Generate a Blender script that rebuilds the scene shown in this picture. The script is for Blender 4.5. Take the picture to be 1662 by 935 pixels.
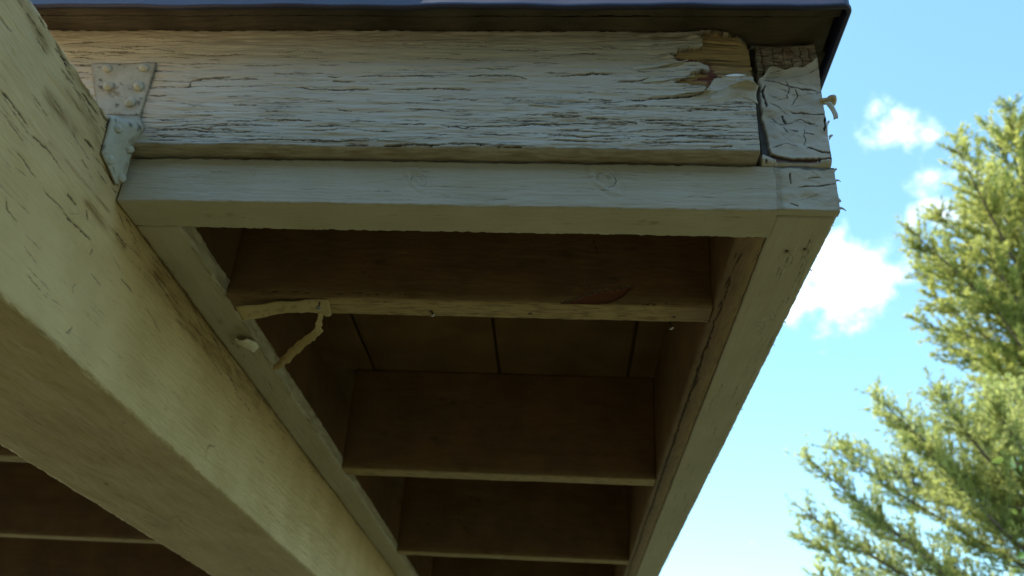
import bpy, math, random
import numpy as np
from mathutils import Matrix, Vector

S = bpy.context.scene
for o in list(bpy.data.objects):
    bpy.data.objects.remove(o)

# ------------------------------------------------------------------ camera
cd = bpy.data.cameras.new('camera')
cam = bpy.data.objects.new('camera', cd)
S.collection.objects.link(cam)
S.camera = cam
M = Matrix.Rotation(.0723, 3, 'Z') @ Matrix.Rotation(2.0189, 3, 'X') @ Matrix.Rotation(.0616, 3, 'Z')
cam.matrix_world = Matrix.Translation((-.3394, -.87, -.6738)) @ M.to_4x4()
cd.sensor_width = 36
cd.lens = 1350.15 / 1662 * 36
cd.shift_y = (623 - 467.5) / 1662
cd.clip_start = .02
cd.clip_end = 3000
cd.dof.use_dof = True
cd.dof.focus_distance = 1.15
cd.dof.aperture_fstop = 5.6
S.render.resolution_x = 1024
S.render.resolution_y = 576

# ------------------------------------------------------------------ world, sun, exposure
SUN_DIR = Vector((-.90, .16, 1.15)).normalized()          # towards the sun
el = math.asin(SUN_DIR.z)
az = math.atan2(SUN_DIR.x, SUN_DIR.y)                    # from +Y towards +X
W = bpy.data.worlds.new('World')
S.world = W
W.use_nodes = True
nt = W.node_tree
nt.nodes.clear()
N = nt.nodes.new
lk = nt.links.new
sky = N('ShaderNodeTexSky')
sky.sky_type = 'NISHITA'
sky.sun_disc = False
sky.sun_elevation = el
sky.sun_rotation = az
sky.altitude = 200
sky.air_density = 1.0
sky.dust_density = .15
sky.ozone_density = 1.6
tc = N('ShaderNodeTexCoord')
# small fair weather clouds, each a soft lobe in the sky broken up by noise
nz = N('ShaderNodeTexNoise')
nz.inputs['Scale'].default_value = 17
nz.inputs['Detail'].default_value = 9
nz.inputs['Roughness'].default_value = .62
lk(tc.outputs['Generated'], nz.inputs['Vector'])
nz2 = N('ShaderNodeTexNoise')
nz2.inputs['Scale'].default_value = 5.0
nz2.inputs['Detail'].default_value = 3
lk(tc.outputs['Generated'], nz2.inputs['Vector'])
def mth(op, a, b=None, c=None, clamp=False):
    n = N('ShaderNodeMath')
    n.operation = op
    n.use_clamp = clamp
    for i, v in enumerate((a, b, c)):
        if v is None:
            continue
        if isinstance(v, (int, float)):
            n.inputs[i].default_value = v
        else:
            lk(v, n.inputs[i])
    return n.outputs[0]
CLOUDS = [  # direction, radius, horizontal stretch, density
    ((.3461, .6838, .6424), .040, 1.5, .62), ((.3610, .6850, .6330), .026, 1.6, .60), ((.335, .690, .642), .020, 1.6, .6),
    ((.3774, .7115, .5928), .024, 2.0, .72), ((.400, .698, .594), .022, 1.8, .66),
    ((.3758, .7346, .5649), .026, 1.7, .85), ((.392, .728, .563), .024, 1.5, .85),
    ((.3129, .7935, .5220), .052, 1.35, 1.15), ((.2865, .8100, .5116), .045, 1.4, 1.1), ((.335, .781, .5200), .034, 1.6, 1.0),
    ((-.9, -.3, .45), .25, 2.0, 1.0), ((.7, -.5, .5), .22, 2.0, 1.0), ((-.2, -.9, .4), .3, 2.0, 1.0), ((.9, .1, .35), .16, 2.2, 1.0),
]
total = None
for d, r, st, den in CLOUDS:
    d = Vector(d).normalized()
    right = Vector((d.y, -d.x, 0)).normalized()
    up = right.cross(d)
    def dotn(vec):
        n = N('ShaderNodeVectorMath')
        n.operation = 'DOT_PRODUCT'
        lk(tc.outputs['Generated'], n.inputs[0])
        n.inputs[1].default_value = vec
        return n.outputs['Value']
    a = mth('MULTIPLY', dotn(right), 1 / (r * st))
    b = mth('MULTIPLY', dotn(up), 1 / r)
    q = mth('ADD', mth('MULTIPLY', a, a), mth('MULTIPLY', b, b))
    front = mth('GREATER_THAN', dotn(d), .3)
    g = mth('MULTIPLY', mth('MULTIPLY', mth('POWER', 2.718, mth('MULTIPLY', q, -1.0)), den), front)
    total = g if total is None else mth('MAXIMUM', total, g)
cl = mth('MULTIPLY', mth('SUBTRACT', mth('ADD', mth('MULTIPLY', mth('SUBTRACT', nz.outputs['Fac'], .5), 2.6), total), .42), 1.05, clamp=True)
haze = mth('MULTIPLY', mth('POWER', cl, 1.9), .95)
mix = N('ShaderNodeMix')
mix.data_type = 'RGBA'
lk(haze, mix.inputs['Factor'])
tint = N('ShaderNodeMix')        # the camera renders this clear sky rather cyan
tint.data_type = 'RGBA'
tint.blend_type = 'MULTIPLY'
tint.inputs['Factor'].default_value = 1
lk(sky.outputs[0], tint.inputs['A'])
tint.inputs['B'].default_value = (.88, 1.10, 1.0, 1)
lk(tint.outputs['Result'], mix.inputs['A'])
mix.inputs['B'].default_value = (9.5, 9.8, 10.2, 1)
bg = N('ShaderNodeBackground')
bg.inputs['Strength'].default_value = .11
lk(mix.outputs['Result'], bg.inputs['Color'])
out = N('ShaderNodeOutputWorld')
lk(bg.outputs[0], out.inputs['Surface'])

ld = bpy.data.lights.new('sun', 'SUN')
ld.energy = 4.0
ld.angle = math.radians(.5)
ld.color = (1, .955, .88)
sun = bpy.data.objects.new('sun', ld)
S.collection.objects.link(sun)
sun.rotation_euler = SUN_DIR.to_track_quat('Z', 'Y').to_euler()

S.view_settings.view_transform = 'Standard'
S.view_settings.look = 'None'
S.view_settings.exposure = 2.08
S.view_settings.gamma = 1
S.view_settings.use_curve_mapping = False
S.render.engine = 'CYCLES'
S.cycles.max_bounces = 10
S.cycles.diffuse_bounces = 5
S.cycles.transparent_max_bounces = 8
# ------------------------------------------------------------------ measured positions in metres: cracks (points, half width mm, lip mm), stains
FASCIA_CRACKS = [([(-0.8959, 0.1845), (-0.8813, 0.1869), (-0.882, 0.1975), (-0.8649, 0.2011), (-0.8243, 0.2038)], 1.3, 1.5), ([(-0.8138, 0.1531), (-0.7759, 0.1513)], 0.9, 0.8), ([(-0.8059, 0.0902), (-0.7804, 0.0905), (-0.7081, 0.0894), (-0.6449, 0.0893), (-0.5822, 0.0891)], 0.9, 1.2), ([(-0.9218, 0.106), (-0.8874, 0.1076), (-0.8267, 0.1029)], 0.8, 0.8), ([(-0.915, 0.0962), (-0.825, 0.0953)], 0.7, 0.6), ([(-0.9191, 0.0886), (-0.8653, 0.0872)], 0.7, 0.6), ([(-1.0628, 0.2528), (-1.0221, 0.2506)], 1, 0.6), ([(-1.0626, 0.2271), (-1.0273, 0.2262)], 1.3, 0.6), ([(-1.0688, 0.2417), (-1.0388, 0.2407)], 0.8, 0.4), ([(-0.9493, 0.251), (-0.8752, 0.2478), (-0.7943, 0.2471)], 0.8, 0.8), ([(-0.6856, 0.2062), (-0.6747, 0.2039), (-0.6671, 0.2063)], 1.4, 1.2), ([(-0.6599, 0.2052), (-0.613, 0.2079), (-0.5919, 0.2058), (-0.552, 0.2073), (-0.5087, 0.2065)], 1.2, 1.6), ([(-0.4959, 0.2077), (-0.4624, 0.208), (-0.4282, 0.2106)], 0.9, 1), ([(-0.6773, 0.1981), (-0.6603, 0.1959), (-0.6455, 0.196)], 1.1, 0.9), ([(-0.7427, 0.1847), (-0.7108, 0.1827), (-0.667, 0.182), (-0.6116, 0.1825)], 1.0, 1), ([(-0.5952, 0.1827), (-0.5633, 0.183), (-0.5274, 0.1845), (-0.4727, 0.185)], 1.2, 1.2), ([(-0.7021, 0.2273), (-0.6738, 0.2275)], 0.8, 0.5), ([(-0.7733, 0.2508), (-0.7582, 0.2521), (-0.7415, 0.2547)], 1.0, 0.8), ([(-0.5924, 0.118), (-0.5639, 0.1184), (-0.5314, 0.121)], 0.9, 0.8), ([(-0.5244, 0.1178), (-0.4959, 0.116), (-0.4889, 0.1118), (-0.4847, 0.1119), (-0.4785, 0.1173), (-0.4478, 0.1177), (-0.4066, 0.1193)], 1.1, 1.6), ([(-0.5704, 0.1469), (-0.5424, 0.1461), (-0.5092, 0.1443)], 0.8, 0.8), ([(-0.4823, 0.2218), (-0.4306, 0.2222)], 0.6, 0.5), ([(-0.4554, 0.2599), (-0.4144, 0.2589), (-0.3658, 0.2592)], 0.8, 0.8), ([(-0.5128, 0.2741), (-0.4845, 0.273), (-0.4578, 0.2695)], 0.8, 0.5), ([(-0.7433, 0.1249), (-0.6918, 0.1244)], 0.8, 0.6), ([(-0.7539, 0.1314), (-0.7194, 0.1307)], 0.6, 0.4), ([(-0.6641, 0.0773), (-0.6438, 0.0818), (-0.6187, 0.0811), (-0.5938, 0.0815)], 0.8, 2.0), ([(-0.5938, 0.0815), (-0.5773, 0.0828), (-0.5567, 0.0842), (-0.5276, 0.0825), (-0.5097, 0.0849)], 1.6, 2.6), ([(-0.5058, 0.087), (-0.4908, 0.0852), (-0.4704, 0.0865), (-0.4539, 0.0847)], 1.3, 2.2), ([(-0.4456, 0.0837), (-0.4048, 0.0822)], 0.9, 1.3), ([(-0.4367, 0.2082), (-0.4222, 0.2095), (-0.4074, 0.205)], 0.9, 0.8), ([(-0.3659, 0.2099), (-0.3261, 0.2126), (-0.2864, 0.2152)], 1.2, 1.5), ([(-0.2805, 0.1992), (-0.2545, 0.2017), (-0.236, 0.2076)], 1.2, 1.5), ([(-0.2739, 0.1668), (-0.2466, 0.1671), (-0.2202, 0.1707), (-0.2012, 0.172), (-0.1855, 0.1743), (-0.1722, 0.1789), (-0.162, 0.1868)], 1.7, 3.5), ([(-0.3195, 0.1663), (-0.2913, 0.1666)], 1.0, 1), ([(-0.3466, 0.2522), (-0.3122, 0.2524)], 1, 0.8), ([(-0.4314, 0.1201), (-0.3902, 0.1206), (-0.3328, 0.1246), (-0.2984, 0.1218)], 1.1, 1.2), ([(-0.2772, 0.1275), (-0.2674, 0.1276), (-0.2561, 0.1245)], 1, 1), ([(-0.2635, 0.1042), (-0.2033, 0.104), (-0.1394, 0.1049), (-0.0924, 0.1077)], 1.1, 1.2), ([(-0.3747, 0.1027), (-0.3258, 0.1012), (-0.2773, 0.104)], 0.9, 0.9), ([(-0.27, 0.1105), (-0.2432, 0.1151), (-0.215, 0.1165), (-0.1708, 0.1161), (-0.1261, 0.1156)], 0.9, 1), ([(-0.1897, 0.148), (-0.1734, 0.1492), (-0.1588, 0.1483)], 1.2, 1), ([(-0.1618, 0.0859), (-0.1483, 0.0871), (-0.134, 0.0884)], 1.2, 1), ([(-0.3685, 0.1371), (-0.3544, 0.1351)], 0.9, 0.6), ([(-0.3412, 0.1353), (-0.3322, 0.1354)], 1, 0.6), ([(-0.3231, 0.1334), (-0.296, 0.1326)], 1, 0.8), ([(-0.1254, 0.1661), (-0.1158, 0.1641)], 1, 0.6), ([(-0.1097, 0.1576), (-0.1042, 0.1565)], 0.8, 0.4), ([(-0.3809, 0.0941), (-0.2676, 0.0926)], 0.7, 0.7), ([(-0.2435, 0.094), (-0.1242, 0.0937)], 0.7, 0.7), ([(-0.1794, 0.1002), (-0.0939, 0.0993)], 0.8, 0.7), ([(-0.235, 0.1226), (-0.1065, 0.1222)], 0.6, 0.6), ([(-0.5359, 0.1663), (-0.4594, 0.1648)], 0.6, 0.5), ([(-0.6613, 0.1436), (-0.6439, 0.1416)], 0.7, 0.5)]
BARE = [(-0.1545, 0.2951), (-0.1763, 0.2853), (-0.1621, 0.2782), (-0.1686, 0.2662), (-0.1832, 0.2614), (-0.1986, 0.2566), (-0.2091, 0.2471), (-0.2034, 0.239), (-0.1926, 0.2344), (-0.1742, 0.231), (-0.1593, 0.2265), (-0.1564, 0.2174), (-0.1664, 0.2184), (-0.179, 0.2149), (-0.1876, 0.2069), (-0.2071, 0.1965), (-0.1906, 0.1944), (-0.1757, 0.1934), (-0.1652, 0.1879), (-0.1596, 0.1857), (-0.155, 0.1947), (-0.1481, 0.2015), (-0.1337, 0.2073), (-0.113, 0.2086), (-0.0907, 0.2088), (-0.0775, 0.2977)]
RED = [(-0.2073, 0.2495), (-0.1821, 0.2438), (-0.1529, 0.2381), (-0.1456, 0.2175), (-0.1507, 0.1981), (-0.1677, 0.1868), (-0.1882, 0.1922), (-0.1665, 0.215), (-0.1827, 0.2287), (-0.2034, 0.2378)]
BLOCK_CRACKS = [([(-0.0835, 0.2219), (-0.0622, 0.2163), (-0.0382, 0.2052), (-0.0031, 0.201)], 1.3, 2), ([(-0.0491, 0.166), (-0.0348, 0.1618), (-0.0214, 0.1576), (-0.0013, 0.1556)], 1.2, 1.6), ([(-0.0597, 0.1571), (-0.0574, 0.1452)], 1.8, 1), ([(-0.0596, 0.1387), (-0.0546, 0.1312)], 1.2, 1), ([(-0.0528, 0.1334), (-0.04, 0.1325)], 1, 1.2), ([(-0.0795, 0.2093), (-0.0845, 0.1968), (-0.0815, 0.1711)], 1.8, 1), ([(-0.0316, 0.1273), (-0.0216, 0.1231)], 1, 1.5), ([(-0.0308, 0.103), (-0.014, 0.096), (-0.0008, 0.0941)], 1.5, 2), ([(-0.0183, 0.0845), (-0.019, 0.0631)], 1.3, 1), ([(-0.0737, 0.1548), (-0.0673, 0.144)], 0.7, 1), ([(-0.0391, 0.2052), (-0.0406, 0.1883), (-0.0457, 0.1771)], 0.6, 1), ([(-0.0763, 0.1013), (-0.0596, 0.1099), (-0.0404, 0.1018)], 0.5, 1.2), ([(-0.0883, 0.0803), (-0.0805, 0.0784)], 1, 1), ([(-0.004, 0.1611), (-0.005, 0.1287)], 1.2, 1)]
TRIMEND_CRACKS = [([(-0.0783, 0.0474), (-0.0789, 0.0304)], 0.9, 0.8), ([(-0.0576, 0.0609), (-0.0581, 0.0457)], 0.9, 0.8), ([(-0.0478, 0.0389), (-0.0258, 0.0413), (-0.0022, 0.0448)], 0.9, 1), ([(-0.0602, 0.0131), (-0.0521, 0.0093)], 0.8, 0.8), ([(-0.0764, -0.0047), (-0.0497, -0.0061), (-0.0307, -0.0066), (-0.0058, -0.009)], 1, 1), ([(-0.0348, 0.0532), (-0.0205, 0.0555)], 0.7, 0.5), ([(-0.0394, 0.0213), (-0.0272, 0.0274)], 0.5, 0.5)]
BEAM_CRACKS = [([(-0.2718, 0.029), (-0.2511, 0.0298)], 1.2, 0.6), ([(-0.2355, -0.0385), (-0.2072, -0.0388), (-0.1803, -0.0402)], 1.8, 1.2), ([(-0.1735, -0.0438), (-0.1447, -0.0407), (-0.1219, -0.0411)], 1.2, 0.6), ([(-0.1877, 0.0798), (-0.1766, 0.077), (-0.162, 0.0756)], 2, 1), ([(-0.0917, 0.0221), (-0.0699, 0.0246)], 1.5, 1), ([(-0.1264, -0.0841), (-0.1087, -0.0826), (-0.0845, -0.0819)], 0.7, 0.4), ([(-0.0858, -0.0588), (-0.0672, -0.0582)], 1.6, 1), ([(-0.0834, -0.0838), (-0.0726, -0.0829), (-0.0467, -0.0794), (-0.0203, -0.08)], 1.6, 1), ([(-0.0452, -0.0516), (-0.0401, -0.0554), (-0.0353, -0.0585)], 2, 0.6), ([(-0.1746, -0.1331), (-0.1628, -0.1446), (-0.1422, -0.144)], 0.8, 0.6), ([(0.1424, -0.0288), (0.1644, -0.0297), (0.2005, -0.0302)], 1.3, 0.8), ([(0.0646, -0.0816), (0.078, -0.0829), (0.0982, -0.0822)], 1.0, 0.6), ([(0.4441, -0.0343), (0.4634, -0.0346), (0.4749, -0.0378)], 2, 1), ([(-0.0203, -0.1575), (-0.025, -0.1515), (-0.021, -0.1454)], 0.9, 0.8), ([(-0.0116, -0.0872), (-0.0124, -0.0972)], 1.2, 0.6), ([(0.4473, -0.2054), (0.4347, -0.1933), (0.4417, -0.1758), (0.467, -0.1693)], 0.9, 1), ([(0.1411, 0.0042), (0.1749, 0.007)], 1.5, 1), ([(0.3647, -0.0062), (0.4075, -0.0135)], 1.6, 1), ([(0.5851, 0.0011), (0.6874, -0.0039)], 1.2, 1), ([(-0.2179, 0.0589), (-0.1977, 0.0569)], 0.9, 0.5), ([(-0.0698, 0.0186), (-0.0052, 0.0221)], 0.8, 0.5), ([(-0.2248, -0.0584), (-0.1779, -0.0604)], 0.7, 0.5), ([(0.0103, -0.0373), (0.0967, -0.0273)], 0.9, 0.6), ([(-0.1912, -0.0792), (-0.1421, -0.081)], 0.6, 0.4), ([(-0.0088, -0.2077), (0.0004, -0.1981), (-0.0026, -0.2085)], 0.8, 0.4), ([(0.1398, -0.0832), (0.1988, -0.0909)], 0.6, 0.4), ([(0.2774, -0.0295), (0.3809, -0.0192)], 0.8, 0.5)]
BEAM_STAINS = [([(-0.173, 0.0161), (-0.1485, 0.0152), (-0.1147, 0.0179)], 7), ([(-0.2558, 0.0728), (-0.2212, 0.0649), (-0.2011, 0.063)], 8), ([(-0.096, 0.0607), (-0.0813, 0.054), (-0.0647, 0.0384)], 7), ([(0.1395, 0.0031), (0.2979, -0.0012), (0.4511, 0.0033), (0.726, 0.0032), (1.1386, 0.004)], 9), ([(0.0825, 0.0052), (0.2296, 0.0107)], 8), ([(0.138, -0.0209), (0.2561, -0.0361), (0.6125, -0.013)], 16), ([(-0.1321, -0.2307), (-0.0231, -0.2326), (0.1501, -0.236), (0.4556, -0.2347)], 5), ([(-0.1453, 0.0477), (-0.0884, 0.0525)], 6), ([(-0.0507, -0.0444), (0.0474, -0.0408)], 5)]
STRAP = [(-1.034, 0.2237), (-0.9387, 0.2268), (-0.9367, 0.1269), (-0.9977, 0.1273)]
STRAPN = [(-1.0067, 0.2135), (-0.9526, 0.2151), (-0.9955, 0.1793), (-0.9516, 0.1797), (-0.9554, 0.1498)]
TREE_A= [(4.46, 8.28, 3.9), (5.09, 8.8, 3.92), (5.53, 8.95, 4.84), (4.94, 7.96, 4.79), (4.52, 9.01, 4.92), (4.5, 7.42, 5.29), (5.02, 7.4, 6.18), (4.9, 7.47, 7.35), (4.26, 6.99, 6.59), (4.98, 7.08, 7.14), (4.11, 6.87, 6.25), (4.65, 7.46, 6.37), (5.1, 8.06, 6.53), (4.09, 7.61, 5.98), (4.54, 8.18, 6.16), (3.71, 7.56, 5.66), (4.04, 8.22, 5.82), (4.36, 8.92, 5.92), (4.15, 8.18, 5.12), (4.3, 8.95, 5.2), (4.34, 8.0, 4.53), (4.9, 8.66, 4.4), (5.24, 7.46, 7.12), (5.04, 8.41, 3.86), (4.72, 8.42, 5.71), (4.54, 7.68, 4.86)]
TREE_B= [(1.81, 6.2, 2.11), (2.19, 6.65, 2.37), (2.52, 7.12, 2.61), (2.44, 6.08, 2.67), (2.67, 6.65, 2.77), (2.73, 5.64, 2.59), (3.09, 6.12, 2.72), (2.92, 7.03, 2.45), (3.25, 5.76, 2.56), (3.68, 6.16, 2.76), (2.62, 5.85, 2.23), (1.85, 6.92, 1.91), (2.09, 7.55, 1.77), (2.0, 6.76, 1.2), (3.43, 6.42, 2.5), (2.26, 6.21, 1.67)]
# ------------------------------------------------------------------ object helpers
def link(o, parent=None):
    S.collection.objects.link(o)
    if parent:
        o.parent = parent
    return o
def tag(o, label=None, cat=None, group=None, kind=None):
    if label: o['label'] = label
    if cat: o['category'] = cat
    if group: o['group'] = group
    if kind: o['kind'] = kind
    return o
def empty(name, loc=(0, 0, 0)):
    o = bpy.data.objects.new(name, None)
    o.location = loc
    o.empty_display_size = .1
    return link(o)
def mesh_np(name, V, F4, mat, parent=None, wear=None, uv=None, smooth=True, tris=None):
    """V (n,3); F4 (m,4) quads; tris (k,3)"""
    me = bpy.data.meshes.new(name)
    V = np.asarray(V, np.float32)
    F4 = np.asarray(F4, np.int32).reshape(-1, 4)
    T = np.asarray(tris if tris is not None else [], np.int32).reshape(-1, 3)
    me.vertices.add(len(V))
    me.vertices.foreach_set('co', V.ravel())
    loops = np.concatenate([F4.ravel(), T.ravel()])
    me.loops.add(len(loops))
    me.loops.foreach_set('vertex_index', loops)
    n = len(F4) + len(T)
    me.polygons.add(n)
    st = np.concatenate([np.arange(len(F4)) * 4, len(F4) * 4 + np.arange(len(T)) * 3]).astype(np.int32)
    me.polygons.foreach_set('loop_start', st)
    me.polygons.foreach_set('use_smooth', np.full(n, smooth))
    if uv is not None:
        l = me.uv_layers.new(name='UVMap')
        l.data.foreach_set('uv', np.asarray(uv, np.float32)[loops].ravel())
    if wear is not None:
        a = me.attributes.new('wear', 'FLOAT_COLOR', 'POINT')
        a.data.foreach_set('color', np.asarray(wear, np.float32).ravel())
    me.update(calc_edges=True)
    me.validate()
    me.materials.append(mat)
    o = bpy.data.objects.new(name, me)
    return link(o, parent)

def vnoise(U, V, su, sv, seed, octaves=3):
    """smooth value noise, feature sizes su (along the grain) x sv metres, range about -1..1"""
    out_ = np.zeros(np.broadcast(U, V).shape)
    amp, tot = 1., 0.
    for k in range(octaves):
        rg = np.random.RandomState(seed + 17 * k)
        T = rg.rand(256, 256) * 2 - 1
        x = U / su + 11.3 * k + seed * .37
        y = V / sv + 5.7 * k + seed * .61
        xi = np.floor(x).astype(int); yi = np.floor(y).astype(int)
        fx = x - xi; fy = y - yi
        fx = fx * fx * (3 - 2 * fx); fy = fy * fy * (3 - 2 * fy)
        a = T[xi % 256, yi % 256]; b = T[(xi + 1) % 256, yi % 256]
        c = T[xi % 256, (yi + 1) % 256]; d = T[(xi + 1) % 256, (yi + 1) % 256]
        out_ += amp * ((a * (1 - fx) + b * fx) * (1 - fy) + (c * (1 - fx) + d * fx) * fy)
        tot += amp
        amp *= .55; su *= .5; sv *= .5
    return out_ / tot * 1.5
def sstep(a, b, x):
    t = np.clip((x - a) / (b - a), 0, 1)
    return t * t * (3 - 2 * t)
def inside(U, B, poly):
    r = np.zeros(U.shape, bool)
    n = len(poly)
    for i in range(n):
        x0, y0 = poly[i]; x1, y1 = poly[(i + 1) % n]
        if y0 == y1: continue
        c = ((y0 > B) != (y1 > B)) & (U < (x1 - x0) * (B - y0) / (y1 - y0) + x0)
        r ^= c
    return r
def seg_dist(U, B, pts):
    best = np.full(U.shape, 1e9)
    for (x0, y0), (x1, y1) in zip(pts, pts[1:]):
        dx, dy = x1 - x0, y1 - y0
        L2 = dx * dx + dy * dy + 1e-12
        t = np.clip(((U - x0) * dx + (B - y0) * dy) / L2, 0, 1)
        best = np.minimum(best, np.hypot(U - x0 - t * dx, B - y0 - t * dy))
    return best

class Field:
    """height and wear channels over one side of a timber; u along it, b across it"""
    def __init__(s, U, B):
        s.U, s.B = U, B
        s.h = np.zeros(U.shape)
        s.w = np.zeros(U.shape + (4,))
    def crack(s, pts, hw, lip, rg, depth=.003, jit=.0005, side=None):
        hw *= .001; lip *= .001
        P = [np.array(pts[0], float)]
        off = np.zeros(2)
        for a, b in zip(pts, pts[1:]):
            a = np.array(a); b = np.array(b)
            n = max(1, int(np.linalg.norm(b - a) / .004))
            for k in range(1, n + 1):
                off = off * .8 + rg.normal(0, jit, 2)
                P.append(a + (b - a) * k / n + off)
        L = len(P) - 1
        sg = side if side is not None else (1 if rg.rand() < .75 else -1)
        wob = rg.uniform(.45, 1.25, L + 1)
        R = hw + .007
        u1 = s.U[:, 0]
        for k in range(L):
            a, b = P[k], P[k + 1]
            i0 = np.searchsorted(u1, min(a[0], b[0]) - R); i1 = np.searchsorted(u1, max(a[0], b[0]) + R)
            if i1 <= i0: continue
            U = s.U[i0:i1]; B = s.B[i0:i1]
            d = b - a; L2 = d @ d + 1e-12
            t = np.clip(((U - a[0]) * d[0] + (B - a[1]) * d[1]) / L2, 0, 1)
            ex = U - a[0] - t * d[0]; ey = B - a[1] - t * d[1]
            dist = np.hypot(ex, ey)
            taper = min(1, (min(k + .5, L - k - .5) + .6) / max(1.5, L * .22))
            w = hw * taper * (wob[k] * (1 - t) + wob[k + 1] * t)
            m = np.clip((w + .0005 - dist) / .0009, 0, 1) * np.clip(w / .0004, .3, 1)
            s.w[i0:i1, :, 0] = np.maximum(s.w[i0:i1, :, 0], m)
            sd = ey * sg
            l = np.where((sd > 0) & (dist < R), np.exp(-dist / .0024), 0) * lip * taper * .7
            l = np.where(m > .5, -depth * min(1, hw / .001) * .8, l)
            hh = s.h[i0:i1]
            s.h[i0:i1] = np.where(m > .5, np.minimum(hh, l), np.where(hh >= -1e-4, np.maximum(hh, l), hh))
    def random_cracks(s, n, u, b, seed, ln=(.012, .05), hw=(.3, .75), dens=None, ang=.02):
        rg = np.random.RandomState(seed)
        k = 0
        while k < n:
            x = rg.uniform(*u); y = rg.uniform(*b)
            if dens is not None and rg.rand() > dens(x, y): continue
            k += 1
            L = rg.uniform(*ln) * (1 if rg.rand() < .85 else 1.8)
            a = rg.normal(0, ang)
            q = [(x + L * t, y + a * L * t + rg.normal(0, .0005)) for t in np.linspace(0, 1, max(3, int(L / .012)))]
            w = rg.uniform(*hw)
            s.crack(q, w, w * 1.1, rg, depth=.002)
    def stain(s, pts, width, amount=.8):
        width *= .001
        d = seg_dist(s.U, s.B, pts)
        n = vnoise(s.U, s.B, .03, .006, 5)
        s.w[..., 2] = np.maximum(s.w[..., 2], np.clip(np.exp(-(d / width) ** 2) * amount * (.75 + .7 * n), 0, 1))

def steps(a, b, st):
    n = max(1, int(round(abs(b - a) / st)))
    return np.linspace(a, b, n + 1)
def useg(*bits):
    """useg(start, (end, step), (end, step)...)"""
    o = [np.array([bits[0]])]
    c = bits[0]
    for e, st in bits[1:]:
        o.append(steps(c, e, st)[1:]); c = e
    return np.concatenate(o)

def timber(name, axis, us, profile, mat, parent, fn=None, rnd=.002, chip=.0008, wave=.0005, seed=1, cap=True, post=None, grain=True):
    """A sawn member along world X or Y. profile: counter-clockwise corners (a,b,step) in the cross plane,
    b = world z, a = the other horizontal axis; step is the sampling of the side that STARTS at the corner.
    fn(side index, Field) adds cracks, stains and bare wood to that side."""
    n = len(profile)
    A, B, NA, NB, SID, CD = [], [], [], [], [], []
    for i in range(n):
        a0, b0, st = profile[i]; a1, b1, _ = profile[(i + 1) % n]
        L = math.hypot(a1 - a0, b1 - b0)
        ta, tb = (a1 - a0) / L, (b1 - b0) / L
        na, nb = tb, -ta
        ap, bp, _ = profile[i - 1]
        Lp = math.hypot(a0 - ap, b0 - bp)
        npa, npb = (b0 - bp) / Lp, -(a0 - ap) / Lp
        r = min(rnd, L * .2, Lp * .2)
        # corner arc
        mx, my = na + npa, nb + npb
        ml = math.hypot(mx, my) + 1e-9
        mx /= ml; my /= ml
        A.append(a0 - mx * r * .42); B.append(b0 - my * r * .42); NA.append(mx); NB.append(my); SID.append(i); CD.append(0)
        for t in steps(r, L - r, st):
            A.append(a0 + ta * t); B.append(b0 + tb * t); NA.append(na); NB.append(nb); SID.append(i); CD.append(min(t, L - t))
    A, B, NA, NB, SID, CD = map(np.array, (A, B, NA, NB, SID, CD))
    sper = np.concatenate([[0], np.cumsum(np.hypot(np.diff(A), np.diff(B)))])
    nu, ns = len(us), len(A)
    U = np.repeat(us[:, None], ns, 1)
    Sg = np.repeat(sper[None], nu, 0)
    H = vnoise(U, Sg, .12, .03, seed, 3) * wave + (vnoise(U, Sg, .02, .0025, seed + 5, 2) * wave * .35 if grain else 0)
    Wr = np.zeros((nu, ns, 4))
    edge = np.exp(-(CD / .0025) ** 2)[None]
    cn = vnoise(U, Sg, .009, .004, seed + 9, 3)
    H -= edge * np.clip(cn, -.2, 1.2) * chip
    if fn:
        for i in range(n):
            idx = np.where(SID == i)[0]
            if len(idx) < 4: continue
            AB = B if abs(NA[idx[1]]) > .5 else A
            f = Field(U[:, idx], np.repeat(AB[idx][None], nu, 0))
            fn(i, f)
            H[:, idx] += f.h
            Wr[:, idx] = f.w
    P = np.zeros((nu, ns, 3))
    a = A[None] + NA[None] * H; b = B[None] + NB[None] * H
    if axis == 'X':
        P[..., 0] = U; P[..., 1] = a; P[..., 2] = b
    else:
        P[..., 0] = a; P[..., 1] = U; P[..., 2] = b
    idx = np.arange(nu * ns).reshape(nu, ns)
    nx = np.roll(idx, -1, 1)
    if axis == 'X':
        F = np.stack([idx[:-1], idx[1:], nx[1:], nx[:-1]], -1).reshape(-1, 4)[:, ::-1]
    else:
        F = np.stack([idx[:-1], idx[1:], nx[1:], nx[:-1]], -1).reshape(-1, 4)
    if post: post(P)
    V = P.reshape(-1, 3)
    uv = np.stack([U, Sg], -1).reshape(-1, 2)
    Wf = Wr.reshape(-1, 4)
    T = []
    if cap:
        for e in (0, nu - 1):
            c = P[e].mean(0)
            ci = len(V)
            V = np.vstack([V, c]); uv = np.vstack([uv, [[us[e], 0]]]); Wf = np.vstack([Wf, [[0, 0, 0, 0]]])
            r_ = idx[e]; q = np.roll(r_, -1)
            t = np.stack([np.full(ns, ci), r_, q], -1)
            flip = (e == 0) == (axis == 'X')
            T.append(t[:, ::-1] if flip else t)
        T = np.concatenate(T)
    return mesh_np(name, V, F, mat, parent, Wf, uv, True, T if cap else None)

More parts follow.
